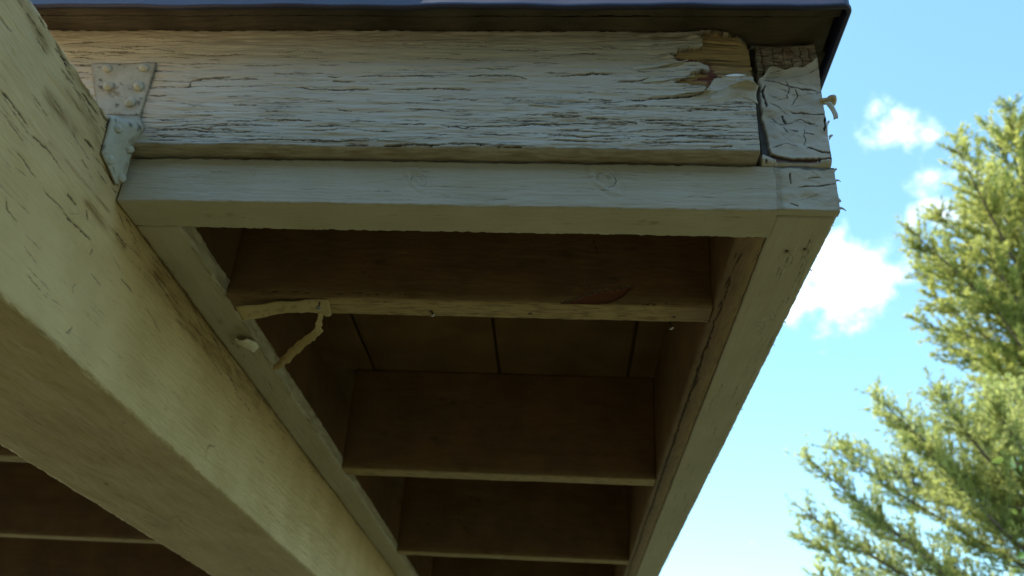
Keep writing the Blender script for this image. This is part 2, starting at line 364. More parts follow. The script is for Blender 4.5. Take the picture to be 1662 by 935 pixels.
def sheet(name, rows, mat, parent, thick=.0008, wear=None):
    """thin curled sheet (paint flake, splinter) from a grid of points, given real thickness"""
    P = np.array(rows, float)
    nu, nv = P.shape[:2]
    du = np.gradient(P, axis=0); dv = np.gradient(P, axis=1)
    nn_ = np.cross(du, dv)
    nn_ /= np.linalg.norm(nn_, axis=-1, keepdims=True) + 1e-12
    V = np.concatenate([(P + nn_ * thick / 2).reshape(-1, 3), (P - nn_ * thick / 2).reshape(-1, 3)])
    i = np.arange(nu * nv).reshape(nu, nv); j = i + nu * nv
    F = [np.stack([i[:-1, :-1], i[1:, :-1], i[1:, 1:], i[:-1, 1:]], -1).reshape(-1, 4),
         np.stack([j[:-1, :-1], j[:-1, 1:], j[1:, 1:], j[1:, :-1]], -1).reshape(-1, 4)]
    for a, b in ((i[0], j[0]), (j[-1], i[-1])):
        F.append(np.stack([a[:-1], a[1:], b[1:], b[:-1]], -1))
    for a, b in ((j[:, 0], i[:, 0]), (i[:, -1], j[:, -1])):
        F.append(np.stack([a[:-1], a[1:], b[1:], b[:-1]], -1))
    uv = np.concatenate([np.stack(np.meshgrid(np.arange(nu) * .01, np.arange(nv) * .01, indexing='ij'), -1).reshape(-1, 2)] * 2)
    return mesh_np(name, V, np.concatenate(F), mat, parent, wear if wear is not None else np.zeros((len(V), 4)), uv)

def lathe(name, prof, mat, parent, origin, direction, seg=14, lump=0, seed=0):
    """prof: (radius, height) along direction"""
    rg = np.random.RandomState(seed)
    d = Vector(direction).normalized()
    q = d.to_track_quat('Z', 'Y').to_matrix()
    V, F = [], []
    ph = rg.rand(3) * 6
    for r, h in prof:
        for k in range(seg):
            t = 2 * math.pi * k / seg
            rr = r * (1 + lump * (math.sin(2 * t + ph[0]) * .6 + math.sin(3 * t + ph[1]) * .4))
            p = q @ Vector((rr * math.cos(t), rr * math.sin(t), h)) + Vector(origin)
            V.append(p)
    m = len(prof)
    for i in range(m - 1):
        for k in range(seg):
            k2 = (k + 1) % seg
            F.append((i * seg + k, i * seg + k2, (i + 1) * seg + k2, (i + 1) * seg + k))
    V.append(q @ Vector((0, 0, prof[0][1])) + Vector(origin)); V.append(q @ Vector((0, 0, prof[-1][1])) + Vector(origin))
    T = []
    for k in range(seg):
        k2 = (k + 1) % seg
        T.append((len(V) - 2, k2, k)); T.append((len(V) - 1, (m - 1) * seg + k, (m - 1) * seg + k2))
    V = np.array([tuple(v) for v in V])
    return mesh_np(name, V, F, mat, parent, np.zeros((len(V), 4)), V[:, :2], True, T)

# ------------------------------------------------------------------ materials
class MatB:
    def __init__(s, name):
        s.m = bpy.data.materials.new(name)
        s.m.use_nodes = True
        s.t = s.m.node_tree
        s.b = s.t.nodes['Principled BSDF']
    def n(s, typ, **kw):
        x = s.t.nodes.new(typ)
        for k, v in kw.items():
            if hasattr(x, k): setattr(x, k, v)
        return x
    def l(s, a, b): s.t.links.new(a, b)
    def math(s, op, a, b=None, clamp=False):
        x = s.n('ShaderNodeMath', operation=op, use_clamp=clamp)
        for i, v in enumerate((a, b)):
            if v is None: continue
            if isinstance(v, (int, float)): x.inputs[i].default_value = v
            else: s.l(v, x.inputs[i])
        return x.outputs[0]
    def mix(s, f, a, b):
        x = s.n('ShaderNodeMix', data_type='RGBA')
        for k, v in (('Factor', f), ('A', a), ('B', b)):
            if isinstance(v, (int, float)): x.inputs[k].default_value = v
            elif isinstance(v, tuple): x.inputs[k].default_value = v + (1,)
            else: s.l(v, x.inputs[k])
        return x.outputs['Result']
    def noise(s, vec, scale, detail=4, rough=.55, stretch=None):
        x = s.n('ShaderNodeTexNoise')
        x.inputs['Scale'].default_value = scale
        x.inputs['Detail'].default_value = detail
        x.inputs['Roughness'].default_value = rough
        if stretch:
            mp = s.n('ShaderNodeMapping')
            mp.inputs['Scale'].default_value = stretch
            s.l(vec, mp.inputs['Vector']); vec = mp.outputs[0]
        s.l(vec, x.inputs['Vector'])
        return x.outputs['Fac']
    def ramp(s, v, lo, hi, smooth=True):
        x = s.n('ShaderNodeMapRange')
        if smooth: x.interpolation_type = 'SMOOTHSTEP'
        x.inputs['From Min'].default_value = lo
        x.inputs['From Max'].default_value = hi
        s.l(v, x.inputs['Value'])
        return x.outputs[0]

def painted_wood(name, paint, paint2, bare=(.55, .38, .16), bare2=(.30, .19, .08), red=(.20, .065, .04), stainc=(.20, .135, .055),
                 crackc=(.042, .029, .018), hair=.5, rough=.55, bump=.35, across=False, hairc=(.14, .11, .07)):
    k = MatB(name)
    uvn = k.n('ShaderNodeUVMap'); uv = uvn.outputs[0]
    at = k.n('ShaderNodeAttribute', attribute_name='wear')
    sp = k.n('ShaderNodeSeparateColor')
    k.l(at.outputs['Color'], sp.inputs[0])
    crack, bare_m, stain, extra = sp.outputs[0], sp.outputs[1], sp.outputs[2], at.outputs['Alpha']
    big = k.noise(uv, 9, 4)
    mid = k.noise(uv, 1, 5, .6, (70, 70, 1) if across else (30, 160, 1))
    fine = k.noise(uv, 1, 5, .65, (320, 320, 1) if across else (45, 1100, 1))
    c = k.mix(k.ramp(big, .3, .7), paint, paint2)
    c = k.mix(k.math('MULTIPLY', k.ramp(mid, .5, .8), .25), c, tuple(v * .72 for v in paint))
    # fine crazing of the paint film, running with the grain, in patches
    hz = k.noise(uv, 1, 3, .7, (16, 520, 1))
    patch = k.ramp(k.noise(uv, 1, 3, .5, (7, 26, 1)), .42, .68)
    hl = k.math('MULTIPLY', k.math('MULTIPLY', k.ramp(hz, .60, .68), patch), hair)
    c = k.mix(hl, c, hairc)
    c = k.mix(k.math('MULTIPLY', stain, k.ramp(mid, .25, .6)), c, stainc)
    g = k.noise(uv, 1, 6, .7, (90, 200, 1) if across else (9, 300, 1))
    g2 = k.noise(uv, 1, 4, .6, (3, 90, 1))
    bc = k.mix(k.ramp(g, .32, .68), bare2, bare)
    bc = k.mix(k.math('MULTIPLY', k.ramp(g2, .55, .66), .8), bc, tuple(v * .35 for v in bare2))
    bc = k.mix(extra, bc, red)
    c = k.mix(bare_m, c, bc)
    c = k.mix(crack, c, crackc)
    k.l(c, k.b.inputs['Base Color'])
    k.b.inputs['Roughness'].default_value = rough
    k.b.inputs['Specular IOR Level'].default_value = .35
    h = k.math('ADD', k.math('MULTIPLY', fine, .5), k.math('MULTIPLY', mid, .9))
    h = k.math('ADD', h, k.math('MULTIPLY', big, .8))
    h = k.math('SUBTRACT', h, k.math('MULTIPLY', hl, .9))
    h = k.math('ADD', h, k.math('MULTIPLY', k.math('MULTIPLY', g, bare_m), 1.6))
    bp = k.n('ShaderNodeBump')
    bp.inputs['Strength'].default_value = bump
    bp.inputs['Distance'].default_value = .0016
    k.l(h, bp.inputs['Height'])
    k.l(bp.outputs[0], k.b.inputs['Normal'])
    return k.m
def simple(name, col, rough=.6, metal=0, nscale=40, var=.25, bump=0, stretch=None, spec=.5):
    k = MatB(name)
    tcn = k.n('ShaderNodeTexCoord')
    f = k.noise(tcn.outputs['Object'], 1 if stretch else nscale, 5, .6, stretch)
    c = k.mix(k.ramp(f, .3, .7), tuple(v * (1 - var) for v in col), tuple(min(1, v * (1 + var)) for v in col))
    k.l(c, k.b.inputs['Base Color'])
    k.b.inputs['Roughness'].default_value = rough
    k.b.inputs['Metallic'].default_value = metal
    k.b.inputs['Specular IOR Level'].default_value = spec
    if bump:
        bp = k.n('ShaderNodeBump')
        bp.inputs['Strength'].default_value = bump
        bp.inputs['Distance'].default_value = .002
        k.l(f, bp.inputs['Height']); k.l(bp.outputs[0], k.b.inputs['Normal'])
    return k.m

CREAM = (.60, .555, .47); CREAM2 = (.54, .49, .40)
m_fascia = painted_wood('weathered_cream_paint', CREAM, CREAM2, hair=.8, bump=.7, hairc=(.17, .135, .09))
m_trim = painted_wood('newer_cream_paint', (.53, .48, .375), (.47, .42, .305), hair=.35, bump=.42, hairc=(.26, .21, .13))
m_beam = painted_wood('beam_cream_paint', (.54, .405, .21), (.45, .325, .15), stainc=(.21, .125, .035), hair=.95, bump=.7, hairc=(.27, .19, .075))
m_trimend = painted_wood('newer_paint_on_end_grain', (.53, .48, .375), (.49, .44, .33), hair=.0, bump=.28, across=True)
m_block = painted_wood('end_grain_paint', CREAM, CREAM2, bare=(.46, .37, .25), bare2=(.22, .165, .12), hair=.0, bump=.45, across=True)
m_brown = painted_wood('brown_stained_wood', (.215, .120, .056), (.145, .080, .037), stainc=(.42, .30, .14), bare=(.38, .28, .14), bare2=(.30, .21, .10), red=(.21, .075, .035),
                       hair=.7, bump=.5, hairc=(.05, .036, .018), rough=.6)
m_soffit = painted_wood('brown_soffit_board', (.215, .125, .058), (.155, .088, .040), hair=.5, bump=.4, hairc=(.08, .045, .022), rough=.65)
m_roofwood = painted_wood('dark_weathered_board', (.040, .028, .018), (.120, .092, .062), hair=.9, bump=.6, hairc=(.02, .016, .012), rough=.7)
m_metal = simple('dark_painted_metal', (.034, .032, .068), .55, 0, 6, .12)
m_shingle = simple('grey_roof_shingle', (.10, .10, .10), .9, 0, 120, .4, .5)
m_flake = painted_wood('peeling_paint_sheet', (.54, .51, .41), (.48, .45, .35), hair=.1, bump=.2)
m_strap = painted_wood('painted_steel_strap', (.46, .44, .36), (.38, .36, .28), hair=.2, bump=.5)
m_splinter = painted_wood('splintered_softwood', (.55, .43, .23), (.46, .34, .17), stainc=(.16, .07, .03), hair=.6, bump=.5)
m_nail = simple('steel_nail', (.35, .34, .33), .3, 1, 300, .2)
m_bright = simple('sky_glint_white', (.82, .83, .84), .35, 0, 200, .03)  # whiter colour stands for sky light on the curled flake
m_white = simple('white_flake', (.72, .68, .58), .6, 0, 200, .1, .3)
# ------------------------------------------------------------------ ground
bpy_g = []
V = []
n = 60
rg = np.random.RandomState(3)
xs = np.sign(np.linspace(-1, 1, n)) * np.abs(np.linspace(-1, 1, n)) ** 3 * 900
gx, gy = np.meshgrid(xs, xs, indexing='ij')
gz = -2.3 + vnoise(gx, gy, 30, 30, 3) * .25 * np.clip(np.hypot(gx, gy) / 30, 0, 1)
idx = np.arange(n * n).reshape(n, n)
k = MatB('sunlit_lawn')
tcn = k.n('ShaderNodeTexCoord')
gn = k.noise(tcn.outputs['Object'], 2.2, 8, .65)
gn2 = k.noise(tcn.outputs['Object'], .15, 4)
c = k.mix(k.ramp(gn, .3, .7), (.030, .031, .004), (.050, .048, .006))
c = k.mix(k.math('MULTIPLY', k.ramp(gn2, .45, .6), .5), c, (.056, .048, .010))
k.l(c, k.b.inputs['Base Color'])
k.b.inputs['Roughness'].default_value = .9
ground = mesh_np('ground', np.stack([gx, gy, gz], -1).reshape(-1, 3), np.stack([idx[:-1, :-1], idx[1:, :-1], idx[1:, 1:], idx[:-1, 1:]], -1).reshape(-1, 4), k.m,
                 uv=np.stack([gx, gy], -1).reshape(-1, 2))
tag(ground, kind='structure')

YB = 4.6      # far end of the roof
XL = -6.2     # left end of the roof, lengthened out of view to shade the ground
# house added out of view to keep sky light off the eave
sky_blocker_house = empty('sky_blocker_house', (-1, -2.42, -2.3))
m_siding = simple('brown_blocker_siding', (.05, .04, .03), .8, 0, 3, .2, .2, (.4, .4, 9))
m_hroof = simple('blocker_roof_covering', (.07, .065, .06), .9, 0, 60, .3, .4)
def hbox(name, x0, x1, y0, y1, z0, z1, m, par):
    V = [(x, y, z) for x in (x0, x1) for y in (y0, y1) for z in (z0, z1)]
    F = [(0, 1, 3, 2), (4, 6, 7, 5), (0, 4, 5, 1), (2, 3, 7, 6), (0, 2, 6, 4), (1, 5, 7, 3)]
    o = mesh_np(name, V, F, m, par, smooth=False)
    if par: o.matrix_parent_inverse = Matrix.Translation(par.location).inverted()
    return o
hbox('blocker_wall', -7, 5, -8, -2.42, -2.3, 1.7, m_siding, sky_blocker_house)
hbox('blocker_roof_slab', -7.5, 5.5, -8.5, -1.95, 1.705, 1.9, m_hroof, sky_blocker_house)
for wx in (-4.6, 1.6):
    w_ = hbox('blocker_window', wx, wx + 1.2, -2.415, -2.37, -1.3, .1, simple('white_window_frame', (.7, .7, .68), .5), sky_blocker_house)
    hbox('blocker_pane', wx + .08, wx + 1.12, -2.368, -2.362, -1.22, .02, simple('dark_window_glass', (.03, .035, .04), .06), w_).matrix_parent_inverse = Matrix.Translation(sky_blocker_house.location).inverted()
tag(sky_blocker_house, 'unseen brown sided building with two white framed windows, added to block sky light', 'sky_blocker_house')

# ------------------------------------------------------------------ the roof eave (one thing)
roof = empty('eave_roof', (-.5, 1.6, 0))
def part(o, label=None):
    o.matrix_parent_inverse = roof.matrix_basis.inverted()
    if label: o['label'] = label
    return o

# fascia: wide board with badly cracked and peeling paint
def fascia_fn(i, f):
    rg = np.random.RandomState(11)
    U, B = f.U, f.B
    if i == 3:
        f.h += vnoise(U, B, .10, .007, 31, 3) * .0012 + vnoise(U, B, .03, .0022, 37, 2) * .0003
        f.h += .0012 * sstep(.02, -.02, np.abs(vnoise(U, B, .16, .010, 77, 2)))
        for pts, w, l in FASCIA_CRACKS:
            f.crack(pts, w * .85, l, rg)
        dens = lambda x, y: .25 + .75 * (y < .165) * (1 if x < -.75 or x > -.45 else .45) + .5 * (x < -.9) + .25 * (x > -.45)
        f.random_cracks(420, (-1.12, -.10), (.084, .272), 5, (.010, .045), (.2, .5), dens)
        f.random_cracks(70, (-.55, -.10), (.084, .165), 8, (.03, .09), (.22, .55), None, .012)
        f.random_cracks(50, (-1.12, -.6), (.084, .125), 9, (.02, .07), (.22, .55), None, .012)
        f.random_cracks(75, (-1.12, -.10), (.15, .28), 19, (.05, .12), (.2, .42), None, .008)
        f.random_cracks(14, (-.945, -.84), (.095, .125), 13, (.03, .08), (.3, .6), None, .01)
        f.random_cracks(22, (-1.12, -.95), (.19, .27), 14, (.02, .06), (.4, .8), None, .03)
        # bare patch at the rotten end
        jx = vnoise(U, B, .02, .006, 50, 3) * .006
        jy = vnoise(U, B, .012, .012, 51, 3) * .0025
        ins = inside(U + jx, B + jy, BARE)
        d = seg_dist(U + jx, B + jy, BARE + [BARE[0]])
        paint_side = ~ins
        f.w[..., 1] = np.where(ins, 1, f.w[..., 1])
        f.w[..., 0] = np.where(ins, f.w[..., 0] * .2, f.w[..., 0])
        f.w[..., 0] = np.maximum(f.w[..., 0], ins * np.exp(-(d / .0013) ** 2) * .8)
        lift = np.exp(-d / .009) * (.0045 + .002 * vnoise(U, B, .03, .03, 4)) * (U < -.12)
        f.h = np.where(ins, -.0028 + vnoise(U, B, .07, .0035, 60, 3) * .0016, f.h + lift)
        redm = inside(U + jx, B + jy, RED)
        f.w[..., 3] = np.where(ins & redm, sstep(.0, .5, vnoise(U, B, .03, .006, 91, 3) + .5), 0)
        # grooves of the eroded grain in the bare wood
        gr = vnoise(U, B, .11, .0042, 63, 2)
        f.w[..., 0] = np.maximum(f.w[..., 0], ins * sstep(.45, .7, gr) * .75)
        # dirty top, under the roof boards, brown run-off
        f.w[..., 2] = np.maximum(f.w[..., 2], sstep(.255, .290, B + vnoise(U, B, .05, .01, 8) * .006) * .5)
        f.w[..., 2] = np.maximum(f.w[..., 2], sstep(.094, .080, B) * .3)
        f.stain([(-.30, .285), (-.15, .283)], 9, .9)
        for cx, cz, r in ((-.742, .157, .010), (-.735, .15, .016)):
            d = np.hypot((U - cx), (B - cz) * 1.6)
            f.w[..., 2] = np.maximum(f.w[..., 2], np.exp(-(d / r) ** 2) * .20)
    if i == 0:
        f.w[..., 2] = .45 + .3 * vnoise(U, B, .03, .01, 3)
def fascia_post(P):
    x, z = P[..., 0], P[..., 2]
    k_ = sstep(.245, .297, z)
    P[..., 2] -= k_ * (.0075 * sstep(-.17, -.115, x) + .004 * sstep(-.118, -.100, x))
    P[..., 1] += k_ * .006 * sstep(-.115, -.099, x)
    P[..., 0] -= sstep(.22, .297, z) * sstep(-.115, -.0985, x) * .003
us_f = useg(XL, (-1.16, .02), (-.0985, .00105))
fascia = timber('fascia_board', 'X', us_f, [(-.02, .0795, .0012), (.018, .0795, .02), (.018, .2975, .03), (-.02, .2975, .00105)], m_fascia, roof, fascia_fn,
                rnd=.0035, chip=.002, wave=.0009, seed=4, post=fascia_post)
part(fascia, 'cream fascia board with cracked flaking paint and bare rotten wood at its right end')

# lower trim board
def trim_fn(i, f):
    rg = np.random.RandomState(21)
    U, B = f.U, f.B
    if i == 3:
        f.h += vnoise(U, B, .14, .006, 41, 2) * .0003
        for kx, kz, s_ in ((-.547, .044, 1.0), (-.300, .050, 1.25), (-.77, .052, .35)):
            x = (U - kx) + (B - kz) * .55
            z = (B - kz)
            r = np.hypot(x / (.0085 * s_), z / (.0135 * s_))
            f.h += np.where(r < 2.2, .0016 * np.cos(r * 5.0 + vnoise(U, B, .006, .006, 3) * .9) * np.exp(-r * .8), 0) * s_
            pts = [(kx + .013 * s_ * math.cos(a) - .55 * .012 * s_ * math.sin(a), kz + .012 * s_ * math.sin(a)) for a in np.linspace(-1.9, 1.1, 9)]
            f.crack(pts, .40 * s_, .9, rg, depth=.0012, jit=.0004)
            pts = [(kx + .007 * s_ * math.cos(a), kz + .007 * s_ * math.sin(a)) for a in np.linspace(1.5, 4.1, 6)]
            f.crack(pts, .30 * s_, .7, rg, depth=.001, jit=.0004)
        f.random_cracks(60, (-.93, -.09), (.006, .068), 6, (.01, .05), (.12, .28), None, .006)
        for x, z, L in ((-.52, .016, .02), (-.60, .022, .03), (-.2, .02, .05), (-.12, .035, .05), (-.33, .05, .05), (-.45, .012, .03), (-.48, .062, .012), (-.83, .05, .03)):
            f.crack([(x, z), (x + L * .5, z + .0006), (x + L, z - .0004)], .32, .4, rg, depth=.001)
        f.w[..., 2] = np.maximum(f.w[..., 2], sstep(.069, .0735, B) * .5)
    if i == 0:
        for x, y in ((-.80, .028), (-.83, .03), (-.23, .030), (-.245, .027)):
            d = np.hypot((U - x), (B - y) * 1.6)
            f.h += np.where(d < .012, .0012 * np.cos(d / .0035), 0) * np.exp(-d / .006)
            f.w[..., 2] = np.maximum(f.w[..., 2], np.exp(-(d / .007) ** 2) * .45)
        f.random_cracks(14, (-.9, -.1), (.008, .05), 16, (.01, .03), (.15, .35), None, .01)
trim_prof = [(0, 0, .0015), (.0575, 0, .02), (.0575, .0735, .02), (0, .0735, .0011)]
front_trim = timber('trim_board', 'X', useg(-.947, (-.0771, .0012)), trim_prof, m_trim, roof, trim_fn, rnd=.0024, chip=.0020, wave=.0006, seed=8)
part(front_trim, 'smoother cream trim board with two round knots under the cracked fascia')
part(timber('trim_board', 'X', useg(XL, (-1.243, .05)), [(0, 0, .03), (.0575, 0, .03), (.0575, .0735, .03), (0, .0735, .03)], m_trim, roof))

# side: end face of the side trim, side trim, side beam with cracked end grain
def tend_fn(i, f):
    rg = np.random.RandomState(22)
    if i == 3:
        f.h += vnoise(f.U, f.B, .03, .02, 44, 3) * .0016
        for pts, w, l in TRIMEND_CRACKS: f.crack(pts, w, l * 1.3, rg)
        f.random_cracks(14, (-.07, -.008), (.006, .068), 61, (.006, .018), (.2, .4), None, .5)
        top = .069 + vnoise(f.U, f.B * 0, .02, .02, 71, 2) * .003
        m = sstep(-.001, .002, f.B - top)
        f.w[..., 0] = np.maximum(f.w[..., 0], m * .8)
        f.w[..., 2] = np.maximum(f.w[..., 2], np.exp(-((f.U + .073) / .006) ** 2) * .5)
part(timber('side_trim_end', 'X', useg(-.0772, (0, .0009)), [(0, .001, .001), (.012, .001, .01), (.012, .0735, .01), (0, .0735, .0009)], m_trimend, roof, tend_fn,
            rnd=.002, chip=.0012, wave=.0010, seed=12, grain=False), 'cracked painted end of the side trim at the bottom corner')
def strim_fn(i, f):
    rg = np.random.RandomState(23)
    U, B = f.U, f.B
    if i == 0:
        # brown overspray along the inner edge (B is x here)
        nz_ = vnoise(U, B, .2, .02, 3, 2) * .004
        f.w[..., 2] = 0
        for x, y in ((-.0229, .0816), (-.0454, .0867)):
            d = np.hypot(U - y, B - x)
            f.w[..., 0] = np.maximum(f.w[..., 0], sstep(.0030, .0018, d))
            f.h += -sstep(.0034, .001, d) * .003
            f.w[..., 2] = np.maximum(f.w[..., 2], np.exp(-(d / .006) ** 2) * .6)
        for x, y in ((-.0306, .2685), (-.040, .30), (-.044, .112), (-.042, .7846), (-.03, 1.2)):
            for r_, o in ((.006, 0), (.011, .3)):
                pts = [(y + r_ * 2.0 * math.cos(a), x + r_ * math.sin(a)) for a in np.linspace(o, o + 4.4, 9)]
                f.crack(pts, .3, .5, rg, depth=.001, jit=.0005)
        f.random_cracks(70, (.03, 1.8), (-.07, -.006), 62, (.02, .09), (.15, .4), None, .02)
        f.h += vnoise(U, B, .16, .006, 45, 2) * .0004
side_us = useg(.013, (.9, .0016), (2.2, .004), (YB, .03))
part(timber('side_trim', 'Y', side_us, [(-.0775, 0, .0016), (-.0006, 0, .004), (-.0006, .0735, .02), (-.0775, .0735, .02)], m_trim, roof, strim_fn,
            rnd=.003, chip=.0012, wave=.0006, seed=14), 'cream underside trim running back along the right edge of the roof')
def block_fn(i, f):
    rg = np.random.RandomState(24)
    U, B = f.U, f.B
    if i == 3:
        f.h += vnoise(U, B, .045, .03, 46, 3) * .0030
        lim = .245 + vnoise(U, B * 0 + .3, .03, .03, 73, 3) * .010 + sstep(-.03, -.012, U) * .010 - sstep(-.068, -.086, U) * .016
        bare = sstep(-.0008, .0008, B - lim)
        bare = np.maximum(bare, sstep(.0016, .0002, np.abs(U + .0885)) * 0)
        cr = Field(U, B)
        # blocky checks of weathered end grain
        x = -.087
        while x < -.006:
            pts = [(x + rg.normal(0, .0012), z) for z in np.linspace(.226, .296, 9)]
            cr.crack(pts, rg.uniform(.35, .9), .0, rg, depth=.003, jit=.0004)
            x += rg.uniform(.008, .016)
        z = .228
        while z < .296:
            xx = -.089
            while xx < -.004:
                L = rg.uniform(.014, .05)
                cr.crack([(xx, z + rg.normal(0, .001)), (xx + L / 2, z + rg.normal(0, .0016)), (xx + L, z + rg.normal(0, .0012))], rg.uniform(.3, .9), 0, rg, depth=.003)
                xx += L * rg.uniform(.8, 1.2)
            z += rg.uniform(.0045, .0085)
        f.w[..., 1] = bare
        f.w[..., 3] = bare * sstep(.1, .7, vnoise(U, B, .012, .012, 88, 2)) * .45
        f.w[..., 0] = bare * cr.w[..., 0]
        f.h += bare * (cr.h - .0022)
        d = np.abs(B - lim)
        f.h += (1 - bare) * np.exp(-d / .004) * .0022
        for pts, w, l in BLOCK_CRACKS: f.crack(pts, w, l * 1.5, rg, jit=.0009)
        f.random_cracks(46, (-.084, -.01), (.09, .245), 63, (.006, .022), (.2, .5), None, .6)
        for pts in ([(-.083, .150), (-.06, .143), (-.035, .150), (-.008, .141)], [(-.05, .225), (-.047, .205), (-.053, .185)], [(-.03, .14), (-.034, .12), (-.028, .10)]):
            f.crack(pts, .6, 2.6, rg, jit=.0012)
        # broad brown split above the trim
        P = [(-.086, .0890), (-.078, .0850), (-.066, .0800), (-.052, .0780), (-.040, .0795), (-.028, .0815), (-.014, .0835), (-.003, .0835)]
        wdt = np.interp(U, [-.09, -.075, -.06, -.045, -.02, 0], [.0022, .0042, .0068, .0050, .0022, .0014])
        d = seg_dist(U, B, P)
        m = sstep(0, .0008, wdt + vnoise(U, B, .008, .008, 12, 2) * .0012 - d)
        f.w[..., 1] = np.maximum(f.w[..., 1], m); f.w[..., 3] = np.maximum(f.w[..., 3], m * .9)
        f.w[..., 0] = np.maximum(f.w[..., 0], m * .35)
        f.w[..., 0] = np.maximum(f.w[..., 0], m * sstep(.0, .0012, (B - np.interp(U, [p[0] for p in P], [p[1] for p in P]))) * .9)
        f.h += -m * .0035
        # chipped left edge beside the open joint
        le = -.0865 + vnoise(U * 0, B, .02, .018, 15, 3) * .003 + sstep(.15, .10, B) * .005
        m = sstep(.0006, -.0006, U - le) * (B > .088)
        f.w[..., 0] = np.maximum(f.w[..., 0], m * .85)
        f.h -= m * .006
part(timber('side_beam_end', 'X', useg(-.0920, (-.0035, .0008)), [(-.0035, .0738, .001), (.028, .0738, .01), (.028, .2955, .01), (-.0035, .2955, .0009)], m_block, roof, block_fn,
            rnd=.006, chip=.0024, wave=.0019, seed=15, grain=False), 'end grain block of the side beam, checked bare wood on top and alligatored paint below')
part(timber('side_beam', 'Y', useg(.028, (YB, .04)), [(-.0775, .0735, .02), (-.0045, .0735, .02), (-.0045, .296, .04), (-.0775, .296, .04)], m_trim, roof))
def inner_fn(i, f):
    if i == 0:
        rg = np.random.RandomState(28)
        f.w[..., 2] = sstep(-.106, -.078, f.B) * .62 * (f.B > -.1065)
        pts = [(y, -.1075 + rg.normal(0, .0008)) for y in np.arange(.06, 2.2, .03)]
        f.crack(pts, 1.7, 1.6, rg, depth=.004, jit=.0006)
        f.random_cracks(40, (.07, 1.2), (-.112, -.1), 81, (.008, .03), (.4, .9), None, .06)
inner = part(timber('inner_side_board', 'Y', useg(.0575, (1.3, .0022), (2.3, .006), (YB, .03)), [(-.119, .0015, .0011), (-.0775, .0015, .02), (-.0775, .2735, .05), (-.119, .2735, .01)], m_brown, roof, inner_fn,
            rnd=.004, chip=.003, wave=.0008, seed=17), 'dark brown board inside the right edge')

# left ledger along the big beam
LED = [(.0572, -.8745), (.2276, -.874), (.5319, -.886), (1.1203, -.888), (YB, -.888)]
def led_fn(i, f):
    rg = np.random.RandomState(29)
    if i in (0, 1):
        f.h += vnoise(f.U, f.B, .03, .012, 47, 3) * (.0006 if i == 0 else .0035)
        if i == 0:
            f.random_cracks(22, (.08, 1.3), (-.945, -.89), 64, (.02, .07), (.15, .45), None, .02)
            for y, x in ((.32, -.925), (.34, -.90)):
                d = np.hypot((f.U - y) * .6, f.B - x)
                f.w[..., 2] = np.maximum(f.w[..., 2], np.exp(-(d / .006) ** 2) * .5)
            f.w[..., 2] = np.maximum(f.w[..., 2], sstep(-.942, -.949, f.B) * .8)
part(timber('inner_trim_strip', 'Y', useg(.0575, (1.3, .0018), (YB, .03)), [(-.9495, 0, .0018), (-.883, 0, .0025), (-.883, .03, .02), (-.9495, .03, .02)], m_trim, roof, led_fn,
            rnd=.003, chip=.004, wave=.0007, seed=18), 'ragged cream strip running back beside the big beam')
part(timber('inner_side_board', 'Y', useg(.03, (YB, .05)), [(-.985, .089, .03), (-.955, .089, .03), (-.955, .2735, .03), (-.985, .2735, .03)], m_brown, roof))

# soffit boards between the joists
gx_ = [-6.1, -5.1, -4.1, -3.1, -2.55, -2.15, -1.82, -1.49, -1.163, -.8375, -.511, -.184, -.06]
for a, b in zip(gx_, gx_[1:]):
    part(timber('soffit_board', 'Y', useg(.02, (YB, .02)), [(a + .0032, .2735, .02), (b - .0032, .2735, .04), (b - .0032, .2875, .04), (a + .0032, .2875, .04)], m_soffit, roof,
                rnd=.003, chip=0, wave=.0006, seed=int(abs(a) * 100)))
part(timber('roof_deck', 'Y', useg(.019, (YB, .2)), [(XL, .2885, .3), (-.06, .2885, .3), (-.06, .2975, .3), (XL, .2975, .3)], m_brown, roof))

